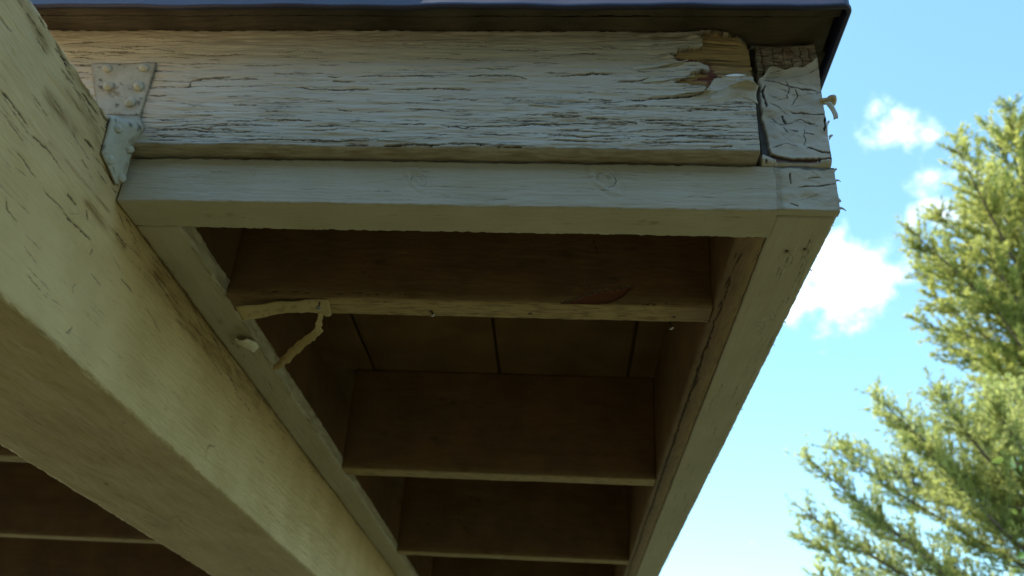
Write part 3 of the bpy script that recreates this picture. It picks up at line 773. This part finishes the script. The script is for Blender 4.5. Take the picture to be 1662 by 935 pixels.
# joists
def joist_fn(first):
    def fn(i, f):
        rg = np.random.RandomState(31 + first)
        U, B = f.U, f.B
        if i == 0:
            f.w[..., 2] = 1.1 + .2 * vnoise(U, B, .05, .006, 33, 3)
            f.w[..., 2] *= 1 - .30 * sstep(.1, .6, vnoise(U, B, .04, .008, 34, 3)) * (1 if first else .4)
            if first:
                f.w[..., 2] *= np.where((U < -.728), .25, 1)
                f.w[..., 2] *= 1 - .75 * sstep(-.22, -.13, U)
                for x in (-.5588, -.174, -.40):
                    d = np.hypot(U - x, B - .27)
                    f.w[..., 0] = np.maximum(f.w[..., 0], sstep(.0042, .0025, d))
            f.random_cracks(30, (-.9, -.13), (.24, .28), 65, (.01, .05), (.2, .5), None, .02)
        if i == 3:
            f.w[..., 2] = sstep(.020, .002, B + vnoise(U, B, .1, .01, 35) * .004) * (.5 if first else .35)
            if first:
                tri = [(-.366, -.004), (-.335, .009), (-.300, .024), (-.240, .036), (-.256, .019), (-.275, .007), (-.31, -.004)]
                ins = inside(U + vnoise(U, B, .02, .004, 4) * .003, B, tri)
                f.w[..., 1] = ins; f.w[..., 3] = ins
                f.h -= ins * .004
                d = seg_dist(U, B, tri[:4])
                f.w[..., 0] = np.maximum(f.w[..., 0], sstep(.0016, .0006, d) * .9)
                f.crack([(-.36, .016), (-.33, .031), (-.30, .038), (-.265, .038), (-.245, .033)], .45, 1.0, rg)
                f.crack([(-.25, .006), (-.21, .002), (-.18, .007)], .6, 1, rg)
                f.crack([(-.301, .125), (-.300, .112), (-.295, .105), (-.296, .098)], .6, .6, rg)
                f.crack([(-.70, .050), (-.64, .054), (-.60, .047)], .4, .6, rg)
                f.crack([(-.88, .012), (-.73, .011), (-.55, .010)], .5, .4, rg)
            for q in range(9):
                kx, kz = rg.uniform(-.85, -.15), rg.uniform(.03, .2)
                d = np.hypot((U - kx) * .6, B - kz)
                f.w[..., 0] = np.maximum(f.w[..., 0], sstep(.0075, .004, d) * rg.uniform(.2, .5))
                f.stain([(kx - .05, kz + .02), (kx + .04, kz + .018)], rg.uniform(1, 3), rg.uniform(.1, .3))
            f.random_cracks(30, (-.9, -.13), (.01, .2), 66 + first, (.02, .10), (.15, .35), None, .02)
    return fn
def joist(y, x0, x1, first, step):
    pr = [(y, 0, .0022), (y + .048, 0, .03), (y + .048, .2732, .05), (y, .2732, .0022 if first else .004)]
    return part(timber('joist', 'X', useg(x0, (x1, step)), pr, m_brown, roof, joist_fn(first), rnd=.003, chip=.0015, wave=.0008, seed=int(20 + y * 10)))
joist(.238, -.8835, -.1195, 1, .0018)['label'] = 'front brown joist with a pale splitting lower edge and a red bare gash'
for yy in (1.034, 1.83, 2.63, 3.4, 4.15):
    joist(yy, -.8835, -.1195, 0, .004)
for yy in (.238, 1.034, 1.83, 2.63, 3.4, 4.15):
    joist(yy, XL + .02, -1.242, 0, .02)
part(timber('trim_board', 'X', useg(-.948, (-.08, .02)), [(YB - .04, 0, .03), (YB, 0, .03), (YB, .29, .03), (YB - .04, .29, .03)], m_trim, roof))
part(timber('trim_board', 'X', useg(XL, (-1.243, .05)), [(YB - .04, 0, .03), (YB, 0, .03), (YB, .29, .03), (YB - .04, .29, .03)], m_trim, roof))
part(timber('side_trim', 'Y', useg(.06, (YB - .042, .1)), [(XL, 0, .03), (XL + .018, 0, .03), (XL + .018, .285, .03), (XL, .285, .03)], m_trim, roof))

# roof edge: weathered boards below the dark metal edging, roof covering on top
part(timber('drip_board', 'X', useg(XL, (-1.2, .05), (.013, .002)), [(-.0425, .2985, .0012), (.019, .2985, .004), (.019, .318, .03), (-.0425, .318, .03)], m_roofwood, roof,
            rnd=.002, chip=.002, wave=.0012, seed=41), 'dark weathered board under the roof edge')
part(timber('drip_board', 'X', useg(XL, (-1.2, .05), (.019, .002)), [(-.0655, .2955, .0012), (-.0432, .2955, .02), (-.0432, .318, .03), (-.0655, .318, .01)], m_roofwood, roof,
            rnd=.004, chip=.002, wave=.0012, seed=42), 'outermost dark weathered board under the metal edging')
part(timber('drip_board', 'Y', useg(.0195, (1.2, .01), (YB, .05)), [(-.055, .2985, .01), (.021, .2985, .004), (.021, .318, .03), (-.055, .318, .03)], m_roofwood, roof,
            rnd=.003, chip=.002, wave=.001, seed=43))
def metal_edge():
    # folded sheet that follows the roof edge and turns the right corner with a small radius
    y0, x1, r = -.0695, .0255, .010
    path = [(XL - .005, y0), (-1.2, y0)] + [(x, y0) for x in np.linspace(-1.1, x1 - r, 40)]
    for a in np.linspace(-math.pi / 2, 0, 8)[1:]:
        path.append((x1 - r + r * math.cos(a), y0 + r + r * math.sin(a)))
    path += [(x1, y) for y in np.linspace(y0 + r + .05, YB + .03, 30)]
    path = np.array(path)
    t = np.gradient(path, axis=0); t /= np.linalg.norm(t, axis=1, keepdims=True)
    nrm = np.stack([t[:, 1], -t[:, 0]], -1)
    prof = [(-.004, .2862), (.0004, .2850), (.0016, .2860), (.0016, .290), (0, .293), (0, .348), (-.002, .353), (-.006, .3545), (-.05, .3555)]
    rows = []
    for (x, y), (nx_, ny_) in zip(path, nrm):
        wob = .0006 * math.sin(x * 23) + .0004 * math.sin(x * 57)
        rows.append([(x + nx_ * (o + wob), y + ny_ * (o + wob), z + wob) for o, z in prof])
    return sheet('metal_edging', rows, m_metal, roof, .0014)
part(metal_edge(), 'dark blue grey metal drip edging along the top of the roof')
part(timber('shingle_roof', 'Y', useg(-.062, (YB + .03, .2)), [(XL, .3185, .3), (.018, .3185, .3), (.018, .352, .03), (-1.3, .50, .3), (XL, .352, .3)], m_shingle, roof))

# ------------------------------------------------------------------ peeling flakes, nails, splinters on the roof
def bez(p0, p1, p2, n):
    p0, p1, p2 = map(np.array, (p0, p1, p2))
    return [(1 - t) ** 2 * p0 + 2 * t * (1 - t) * p1 + t * t * p2 for t in np.linspace(0, 1, n)]
rg = np.random.RandomState(77)
# big curled flake at the right end of the fascia
rows = []
for iu, u in enumerate(np.linspace(0, 1, 26)):
    x = -.1665 + u * .071
    top = np.interp(u, [0, .25, .5, .72, .9, 1], [.171, .184, .1925, .1975, .196, .188]) + rg.normal(0, .0006)
    curl = np.interp(u, [0, .35, .6, .8, 1], [0, .001, .009, .010, .003])
    col = []
    for t in np.linspace(0, 1, 14):
        z = .166 + (top - .166) * t - .006 * (1 - t) * math.sin(u * 7)
        c_ = max(0, (t - .62) / .38)
        col.append((x + .002 * math.sin(t * 4 + u * 3) + (1 - u) * .010 * t, -.0192 - .0035 * min(1, t * 2.2) - curl * c_ ** 1.7 - .0007 * math.sin(u * 9 + t * 5), z - curl * .55 * c_ ** 3))
    rows.append(col)
crescent = [[(-.139 + .0275 * t, -.0365 - .0015 * math.sin(math.pi * t), .1945 + .0020 * t - .0042 * math.sin(math.pi * t) + s * .0050 * math.sin(math.pi * min(1, .05 + t)) ) for s in (0, .5, 1)] for t in np.linspace(0, 1, 12)]  # added sheet, coloured white to imitate the bright sky-lit curl
part(sheet('painted_lip_glint', crescent, m_bright, roof, .0006), 'white crescent on the curled paint, sky light put into its colour')
part(sheet('paint_flake', rows, m_fascia, roof, .0006), 'large curled flake of paint with its top edge turned out')
# long lifted tongues left of the bare patch
for (x0, x1, z0, z1, w, lift) in ((-.262, -.186, .2230, .2355, .008, .006), (-.245, -.178, .2005, .2065, .007, .006), (-.235, -.160, .1745, .1805, .006, .006), (-.65, -.615, .0925, .0925, .003, .004), (-.60, -.55, .0915, .0920, .003, .004), (-.40, -.36, .156, .157, .0025, .003)):
    rows = []
    for t in np.linspace(0, 1, 18):
        x = x0 + (x1 - x0) * t
        z = z0 + (z1 - z0) * t + .0006 * math.sin(t * 13)
        ww = w * (1 - .65 * t ** 2) * (.85 + .2 * rg.rand())
        rows.append([(x + .0015 * rg.normal(), -.0208 - lift * t ** 1.5 * (.25 + .75 * (1 - s)) , z + ww * (s - .5)) for s in np.linspace(0, 1, 6)])
    part(sheet('paint_flake', rows, m_flake, roof, .0006))
# little spikes of torn paint on the right edge, seen against the sky
def spike(p, q, w):
    p = np.array(p); q = np.array(q)
    rows = []
    for t in np.linspace(0, 1, 5):
        c_ = p + (q - p) * t + np.array([0, -.001 * math.sin(t * 3), .0012 * math.sin(t * 2.5)])
        ww = w * (1 - t * .85)
        rows.append([c_ + np.array([0, -.0004, ww / 2]), c_ + np.array([0, -.0008, 0]), c_ + np.array([0, 0, -ww / 2])])
    part(sheet('paint_flake', rows, m_flake, roof, .0006))
for x0, z, dx, dz, w, y in tuple((a_, b_, c_ * .75, d_, e_ * 1.5, g_) for a_, b_, c_, d_, e_, g_ in ((-.005, .1130, .007, .003, .005, -.009), (-.001, .066, .005, .001, .004, 0), (-.001, .050, .008, -.003, .0025, 0),
                            (-.001, .0065, .010, -.006, .003, 0), (-.001, .018, .004, -.003, .006, 0), (-.004, .138, .004, .003, .005, -.008))):
    spike((x0, y, z), (x0 + dx, y - .001, z + dz), w)
# curl hanging by the nail plug
rows = []
for t in np.linspace(0, 1, 9):
    c_ = np.array([.001 + .009 * math.sin(t * 1.8), -.006, .178 - .030 * t])
    rows.append([c_ + np.array([-.004, -.003 * s, 0]) * (1 - s) + np.array([.003 * (1 - .5 * t), -.002, .002 * math.sin(t * 9)]) * s for s in (0, .5, 1)])
part(sheet('paint_flake', rows, m_flake, roof, .0008))
part(lathe('wooden_plug', [(.0045, 0), (.0048, .010), (.0070, .012), (.0078, .017), (.0070, .0205), (.004, .022)], m_splinter, roof, (-.008, -.002, .1835), (1, -.05, .10), 12, .12, 5),
     'pale plug sticking out of the right edge')
# torn bits along the outer lower edge of the side trim and the inner strip
for k_ in range(14):
    y = .03 + rg.rand() ** 1.3 * 2.0
    spike((-.003, y, .004), (.0005 + rg.rand() * .002, y + rg.normal(0, .002), .001 + rg.normal(0, .002)), .002 + .003 * rg.rand())
for k_ in range(16):
    y = .07 + rg.rand() * .9
    rows = []
    L = rg.uniform(.004, .013); wd = rg.uniform(.006, .02)
    for s in np.linspace(-1, 1, 5):
        e = (1 - s * s) * L
        rows.append([(-.886 - .002, y + s * wd, .0005), (-.886 + e * .6 + .001, y + s * wd, -.001 - e * .1), (-.886 + e + .001, y + s * wd + .002, -.0008 - e * .35)])
    part(sheet('paint_flake', rows, m_flake, roof, .0006))
# round pale flake stuck to the strip
rows = []
for t in np.linspace(0, 1, 9):
    rr = [.002, .006, .009, .011, .012, .0125, .012, .010, .006][int(t * 8)]
    rows.append([(-.8987 + 1.5 * rr * s + .0005 * rg.normal(), .420 - .062 * t, -.0015 - .010 * t ** 1.5 - .004 * (1 - s * s)) for s in np.linspace(-1, 1, 7)])
part(sheet('paint_flake', rows, m_white, roof, .0012), 'rounded whitish flake hanging from the inner strip')
# sliver split off the front joist, still pinned by a nail, and the piece that hangs down
rows = []
for t in np.linspace(0, 1, 30):
    x = -.719 - .145 * t
    z = -.0020 - .002 * t - .016 * t ** 1.6 + .0008 * math.sin(t * 14)
    w0 = .2385 + .001 * math.sin(t * 20)
    w1 = np.interp(t, [0, .03, .09, .15, .25, .5, 1], [.250, .284, .291, .280, .271, .267, .273]) + rg.normal(0, .0005)
    rows.append([(x, w0 + (w1 - w0) * s, z - .004 * s * t) for s in np.linspace(0, 1, 7)])
n_ = 30 * 7 * 2
wr = np.zeros((n_, 4)); wr[:, 2] = (np.random.RandomState(5).rand(n_) > .86) * .5
part(sheet('split_sliver', rows, m_splinter, roof, .0028, wr), 'pale sliver split away from the front joist')
rows = []
key = np.array([(-.7300, .250, -.0190), (-.7395, .280, -.0370), (-.7770, .330, -.0300), (-.8560, .420, -.0385)])
ts = np.linspace(0, 1, 34)
ctr = np.stack([np.interp(ts, [0, .2, .55, 1], key[:, k]) for k in range(3)], -1)
ctr[1:-1] = (ctr[:-2] + ctr[1:-1] * 2 + ctr[2:]) / 4
tang = np.gradient(ctr, axis=0)
for k_, c_ in enumerate(ctr):
    t = ts[k_]
    ax = np.cross(tang[k_], (-.35, .85, .45)); ax /= np.linalg.norm(ax)
    w_ = np.interp(t, [0, .10, .3, .8, .95, 1], [.007, .011, .013, .015, .012, .003])
    j0, j1 = rg.normal(0, .0013, 2)
    rows.append([c_ + ax * (w_ * (s - .5) + (j0 * (1 - s) + j1 * s)) + np.array([0, .0006 * math.sin(s * 9 + t * 30), 0]) for s in np.linspace(0, 1, 6)])
n_ = len(rows) * 6 * 2
wr = np.zeros((n_, 4)); tt = np.tile(np.repeat(ts, 6), 2); wr[:, 2] = np.clip((tt - .5) * 2.2, 0, 1) * np.tile([1, 1, .8, .3, 0, 0], len(rows) * 2)
part(sheet('hanging_splinter', rows, m_splinter, roof, .0022, wr), 'splinter of wood hanging down from the nail')
part(lathe('nail', [(.0014, 0), (.0014, .018), (.0048, .0185), (.0052, .0198), (.0044, .0208)], m_nail, roof, (-.7336, .2440, .005), (.03, 0, -1), 14, 0))
for x, y in ((-.5588, .270), (-.178, .292)):
    part(lathe('nail', [(.0012, 0), (.0012, .010), (.0034, .0105), (.0036, .0115), (.0026, .0125)], m_nail, roof, (x, y, .004), (.3, .1, -1), 12, .1, 2))

# ------------------------------------------------------------------ steel strap
SF = STRAP
strap = empty('metal_strap', (SF[2][0], -.021, SF[2][1]))
tag(strap, 'folded and painted metal strap with round nail heads, tying the fascia to the big beam', 'strap')
def spart(o, label=None):
    o.matrix_parent_inverse = strap.matrix_basis.inverted()
    if label: o['label'] = label
    return o
def strap_wear(nu, nv):
    u, v = np.meshgrid(np.arange(nu) * .0022, np.arange(nv) * .0025, indexing='ij')
    w_ = np.zeros((nu, nv, 4))
    n1 = vnoise(u, v, .016, .012, 101, 3)
    w_[..., 2] = sstep(.15, .7, n1) * .75
    w_[..., 0] = sstep(.62, .8, vnoise(u, v, .012, .005, 103, 3)) * .7
    e = np.minimum(np.minimum(u, u[-1, 0] - u), np.minimum(v, v[0, -1] - v))
    w_[..., 2] = np.maximum(w_[..., 2], np.exp(-(e / .0022) ** 2) * .7)
    return np.concatenate([w_.reshape(-1, 4)] * 2)
def quad_rows(a, b, c, d, nu, nv, bulge):
    a, b, c, d = map(np.array, (a, b, c, d))
    rows = []
    for i in range(nu):
        u = i / (nu - 1)
        r_ = []
        for j in range(nv):
            v = j / (nv - 1)
            p = (a * (1 - u) + b * u) * (1 - v) + (d * (1 - u) + c * u) * v
            r_.append(p + bulge * (math.sin(u * 9 + v * 5) + .6 * math.sin(v * 17 - u * 4) + rg.normal(0, .5)) * .0006)
        rows.append(r_)
    return rows
YS = -.0228
a = (SF[0][0], YS, SF[0][1]); b = (SF[1][0], YS, SF[1][1]); c = (SF[2][0], YS, SF[2][1]); d = (SF[3][0], YS, SF[3][1])
spart(sheet('upper_plate', quad_rows(a, b, c, d, 36, 36, np.array([0, -1, 0])), m_strap, strap, .0026, strap_wear(36, 36)), 'upper half nailed flat to the cracked fascia')
L1 = [(d[0], YS, d[2]), (-.9475, -.0640, .0850), (-.9470, -.0600, .029), (-.9462, -.0136, .0155)]
R1 = [(c[0], YS, c[2]), (-.9262, -.0228, .104), (-.9390, -.0130, .078), (-.9415, -.0060, .0255)]
def lerp3(P, t):
    return np.array([np.interp(t, [0, .12, .5, 1], [p[k] for p in P]) for k in range(3)])
rows = []
for i in range(36):
    t = i / 35
    A_, B_ = lerp3(L1, t), lerp3(R1, t)
    rows.append([A_ * (1 - s) + B_ * s + np.array([.6, -.6, 0]) * (.0005 * math.sin(t * 11 + s * 7) + rg.normal(0, .00025)) for s in np.linspace(0, 1, 20)])
spart(sheet('lower_plate', rows, m_strap, strap, .0026, strap_wear(36, 20)), 'lower half folded down against the side of the big beam')
head = [(.0062, -.001), (.0070, .0012), (.0060, .0030), (.0042, .0038), (.0030, .0050), (.0012, .0056)]
for i, (x, z) in enumerate(STRAPN):
    spart(lathe('nail_head', [(r_ * 1.12, h_ * 1.2) for r_, h_ in head], m_strap, strap, (x, YS - .001, z), (.08 * math.sin(i * 3), -1, .1 * math.cos(i * 5)), 12, .14, i))
for i, (t, s) in enumerate(((.22, .28), (.62, .20), (.50, .86), (.92, .62))):
    p = lerp3(L1, t) * (1 - s) + lerp3(R1, t) * s
    spart(lathe('nail_head', [(r_ * 1.02, h_) for r_, h_ in head], m_strap, strap, tuple(p), (.75, -.65, .05), 12, .14, i + 9))

# ------------------------------------------------------------------ big beam that carries the roof
def beam_fn(i, f):
    rg = np.random.RandomState(51)
    U, B = f.U, f.B
    if i == 1:
        f.h += vnoise(U, B, .10, .012, 48, 3) * .0005
        for pts, w, l in BEAM_CRACKS: f.crack([tuple(p) for p in pts], w * .9, l, rg, jit=.0006)
        for pts, w in BEAM_STAINS: f.stain(pts, w * 1.25, .85)
        for q in range(46):
            y0 = rg.uniform(-.5, 1.1); z0 = rg.choice([rg.uniform(-.03, .075), rg.uniform(-.21, .07)]); L_ = rg.uniform(.03, .16)
            f.stain([(y0, z0), (y0 + L_, z0 + rg.normal(0, .004))], rg.uniform(.8, 2.6), rg.uniform(.3, .8))
        # short checks that lie slightly across the length
        f.random_cracks(420, (-.65, 1.3), (-.22, .08), 67, (.006, .022), (.10, .26), lambda x, y: .4 + .6 * (abs(y + .10 + .1 * math.sin(x * 7)) < .09), .22)
        f.random_cracks(130, (-.6, 1.3), (-.20, .08), 68, (.015, .07), (.2, .5), None, .06)
        f.random_cracks(26, (0.0, 1.0), (-.05, -.002), 69, (.02, .05), (.4, .9), None, .03)
        f.w[..., 2] = np.maximum(f.w[..., 2], sstep(-.224, -.232, B) * .5)
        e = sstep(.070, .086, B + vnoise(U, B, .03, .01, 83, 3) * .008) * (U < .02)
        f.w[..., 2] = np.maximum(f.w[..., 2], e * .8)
        f.random_cracks(26, (-.28, -.02), (.060, .082), 84, (.01, .035), (.5, 1.2), None, .08)
        f.random_cracks(30, (-.12, .12), (-.02, .07), 85, (.008, .03), (.4, 1.0), None, .12)
    if i == 0:
        f.random_cracks(36, (-.5, 1.6), (-1.23, -.96), 70, (.02, .07), (.15, .4), None, .04)
        f.w[..., 2] = np.maximum(f.w[..., 2], .25 * sstep(.2, .9, vnoise(U, B, .2, .04, 6)))
m_beamu = m_beam
beam = timber('support_beam', 'Y', useg(-2.4, (-.62, .03), (1.3, .00125), (YB + .1, .03)),
              [(-1.24, -.232, .004), (-.95, -.232, .00125), (-.95, .087, .03), (-1.24, .087, .03)], m_beam, None, beam_fn, rnd=.005, chip=.0038, wave=.0012, seed=52)
tag(beam, 'big cream painted wooden beam crossing diagonally at the left under the roof', 'beam')
tag(roof, 'weathered wooden roof eave with peeling cream fascia, brown soffit and dark metal edge', 'roof')
# ------------------------------------------------------------------ trees
def leaf_mat(name, c1, c2, trans=.5):
    k = MatB(name)
    at = k.n('ShaderNodeAttribute', attribute_name='wear')
    sp = k.n('ShaderNodeSeparateColor'); k.l(at.outputs['Color'], sp.inputs[0])
    c = k.mix(sp.outputs[0], c1, c2)
    k.l(c, k.b.inputs['Base Color'])
    k.b.inputs['Roughness'].default_value = .5
    tr = k.n('ShaderNodeBsdfTranslucent'); k.l(k.mix(.35, c, (.50, .52, .12)), tr.inputs['Color'])
    ms = k.n('ShaderNodeMixShader'); ms.inputs[0].default_value = trans
    k.l(k.b.outputs[0], ms.inputs[1]); k.l(tr.outputs[0], ms.inputs[2])
    k.l(ms.outputs[0], k.t.nodes['Material Output'].inputs['Surface'])
    return k.m
m_leafA = leaf_mat('conifer_foliage', (.10, .15, .024), (.52, .52, .15), .55)
m_leafB = leaf_mat('pale_conifer_foliage', (.14, .19, .05), (.50, .53, .19), .55)
m_leafC = leaf_mat('broad_leaf', (.03, .09, .012), (.07, .17, .02), .4)
m_bark = simple('conifer_bark', (.13, .095, .075), .9, 0, 30, .4, .6)

def tube_pts(P, R, seg, Vl, Fl):
    P = np.array(P, float)
    T = np.gradient(P, axis=0); T /= np.linalg.norm(T, axis=1, keepdims=True) + 1e-9
    ref = np.array([.3, .2, .93]) if abs(T[0][2]) < .8 else np.array([1., 0, 0])
    X = np.cross(T, ref); X /= np.linalg.norm(X, axis=1, keepdims=True) + 1e-9
    Y = np.cross(T, X)
    a = np.arange(seg) * 2 * math.pi / seg
    ring = P[:, None] + np.array(R)[:, None, None] * (np.cos(a)[None, :, None] * X[:, None] + np.sin(a)[None, :, None] * Y[:, None])
    base = sum(len(v) for v in Vl)
    Vl.append(ring.reshape(-1, 3))
    i = np.arange(len(P) * seg).reshape(len(P), seg) + base
    j = np.roll(i, -1, 1)
    Fl.append(np.stack([i[:-1], j[:-1], j[1:], i[1:]], -1).reshape(-1, 4))

def conifer(name, base, top, tips, seed, leaf, blade=(.05, .10), bw=.006, extra=26, twigs=26, spread=.42, label='', lean=0):
    rg = np.random.RandomState(seed)
    root = empty(name, base)
    base = np.array(base, float); top = np.array(top, float)
    tv, tf, bv, bf = [], [], [], []
    tr = [base + (top - base) * t + np.array([math.sin(t * 5 + seed), math.cos(t * 4), 0]) * .06 for t in np.linspace(0, 1, 16)]
    Ht = top[2] - base[2]
    tube_pts(tr, [(.17 * (1 - t) + .012) * (1 + .6 * max(0, .06 - t) / .06) for t in np.linspace(0, 1, 16)], 9, tv, tf)
    tips = [np.array(t) for t in tips]
    for k_ in range(extra):                       # the sides away from the camera and towards the right
        t = rg.uniform(.18, .97)
        a = rg.uniform(-2.0, 2.6)                 # mostly away from -x
        R = (1.02 - t) * Ht * .30 + .35
        tips.append(base + (top - base) * t + np.array([math.cos(a) * R, math.sin(a) * R, .25]))
    C0, D0, N0 = [], [], []
    for tip in tips:
        h = np.hypot(*(tip[:2] - base[:2]))
        frac = np.clip((tip[2] - .55 * h - base[2]) / Ht, .08, .97)
        st = base + (top - base) * frac
        mid = (st + tip) / 2 + np.array([0, 0, -.10 * h]) + rg.normal(0, .06, 3)
        P = bez(st, mid, tip, 15)
        L = np.linalg.norm(tip - st)
        tube_pts(P, [.004 + .028 * (1 - i / 14) * min(1, L / 2.5) for i in range(15)], 5, bv, bf)
        P = np.array(P)
        dirs = np.gradient(P, axis=0); dirs /= np.linalg.norm(dirs, axis=1, keepdims=True)
        nt_ = int(twigs * max(.6, L / 2))
        for q in range(nt_):
            t = rg.uniform(.12, 1.0) ** .8
            fi = t * 14; i0 = min(13, int(fi)); p = P[i0] + (P[i0 + 1] - P[i0]) * (fi - i0); d = dirs[i0]
            side = rg.normal(0, 1, 3); side -= d * (side @ d); side /= np.linalg.norm(side)
            side[2] = side[2] * .6 + .12
            tl = (.12 + spread * (1 - t) ** .7) * rg.uniform(.6, 1.15)
            td = d * .75 + side * .75; td /= np.linalg.norm(td)
            Q = [p + td * tl * s + np.array([0, 0, .10 * tl * s * s]) for s in np.linspace(0, 1, 5)]
            tube_pts(Q, [.004, .0035, .003, .002, .0012], 3, bv, bf)
            bare_tip = rg.rand() < .05
            ttone = rg.uniform(.1, .95)
            for s in np.arange(.02, tl + .03, .034):
                if bare_tip and s > tl * .4: continue
                c_ = p + td * s + np.array([0, 0, .10 * s * s / tl]) + rg.normal(0, .012, 3)
                tone = np.clip(ttone + rg.normal(0, .12), 0, 1)
                C0.append(c_); D0.append(td); N0.append(tone)
    C0 = np.array(C0); D0 = np.array(D0); N0 = np.array(N0)
    nb = 11
    C = np.repeat(C0, nb, 0); D = np.repeat(D0, nb, 0); tone = np.repeat(N0, nb) + rg.normal(0, .1, len(C0) * nb)
    m = len(C)
    dr = D * .95 + rg.normal(0, .38, (m, 3)) + np.array([0, 0, .08])
    dr /= np.linalg.norm(dr, axis=1, keepdims=True)
    ln = rg.uniform(*blade, m)
    w = np.cross(dr, rg.normal(0, 1, (m, 3))); w /= np.linalg.norm(w, axis=1, keepdims=True)
    w *= bw * rg.uniform(.7, 1.3, m)[:, None]
    bend = rg.normal(0, .008, (m, 3))
    mid = C + dr * ln[:, None] * .5 + bend
    end = C + dr * ln[:, None]
    V = np.stack([C - w * .3, C + w * .3, mid + w * .5, end, mid - w * .5], 1).reshape(-1, 3)
    i = np.arange(m) * 5
    F = np.stack([i, i + 1, i + 2, i + 4], -1)
    T = np.stack([i + 4, i + 2, i + 3], -1)
    wear = np.zeros((m, 5, 4)); wear[..., 0] = np.clip(tone, 0, 1)[:, None]
    f = mesh_np('foliage', V, F, leaf, root, wear.reshape(-1, 4), None, False, T)
    t_ = mesh_np('trunk', np.concatenate(tv), np.concatenate(tf), m_bark, root)
    b_ = mesh_np('branches', np.concatenate(bv), np.concatenate(bf), m_bark, root)
    for o in (f, t_, b_):
        o.matrix_parent_inverse = Matrix.Translation(root.location).inverted()
    tag(root, label, 'tree', 'trees beyond the roof')
    print(name, 'blades', m)
    return root
conifer('conifer_tree', (5.9, 8.9, -2.3), (5.95, 8.7, 8.2), TREE_A, 3, m_leafA, extra=13, twigs=38, blade=(.045, .095), bw=.0085, spread=.75, label='tall yellow green conifer reaching up the right edge of the sky')
conifer('conifer_tree', (4.5, 6.9, -2.3), (4.45, 6.9, 3.5), TREE_B, 8, m_leafB, blade=(.035, .07), bw=.006, extra=30, twigs=78, spread=.5,
        label='lower paler conifer with loose twiggy tips, in front of the tall one')

def broadleaf():
    rg = np.random.RandomState(12)
    base = np.array([3.1, 4.6, -2.3])
    root = empty('broadleaf_sapling', tuple(base))
    tv, tf, bv, bf = [], [], [], []
    top = np.array([3.0, 4.55, 1.25])
    tube_pts([base + (top - base) * t + np.array([.05 * math.sin(t * 6), 0, 0]) for t in np.linspace(0, 1, 12)], [.05 * (1 - t) + .008 for t in np.linspace(0, 1, 12)], 8, tv, tf)
    V, F, Wc = [], [], []
    for b in range(46):
        t = rg.uniform(.45, 1); a = rg.uniform(0, 6.28)
        st = base + (top - base) * t
        L = rg.uniform(.25, .65)
        en = st + np.array([math.cos(a) * L, math.sin(a) * L, rg.uniform(.0, .3)])
        P = np.array(bez(st, (st + en) / 2 + np.array([0, 0, .08]), en, 8))
        tube_pts(P, np.linspace(.008, .002, 8), 4, bv, bf)
        for q in range(16):
            p = P[min(7, int(rg.uniform(2, 8)))] + rg.normal(0, .03, 3)
            d = rg.normal(0, 1, 3) + np.array([0, 0, -.5]); d /= np.linalg.norm(d)
            w = np.cross(d, rg.normal(0, 1, 3)); w /= np.linalg.norm(w)
            l = rg.uniform(.05, .085); ww = l * .32
            nn_ = np.cross(d, w)
            i = len(V)
            V += [p, p + d * l * .35 + w * ww + nn_ * .006, p + d * l * .75 + w * ww * .6 + nn_ * .004, p + d * l, p + d * l * .75 - w * ww * .6 + nn_ * .004, p + d * l * .35 - w * ww + nn_ * .006]
            F += [(i, i + 1, i + 2, i + 3), (i, i + 3, i + 4, i + 5)]
            Wc += [[np.clip(rg.normal(.4, .3), 0, 1), 0, 0, 0]] * 6
    for o in (mesh_np('foliage', V, F, m_leafC, root, Wc), mesh_np('trunk', np.concatenate(tv), np.concatenate(tf), m_bark, root), mesh_np('branches', np.concatenate(bv), np.concatenate(bf), m_bark, root)):
        o.matrix_parent_inverse = Matrix.Translation(root.location).inverted()
    tag(root, 'small tree with dark green broad leaves in the lower right corner', 'tree')
broadleaf()
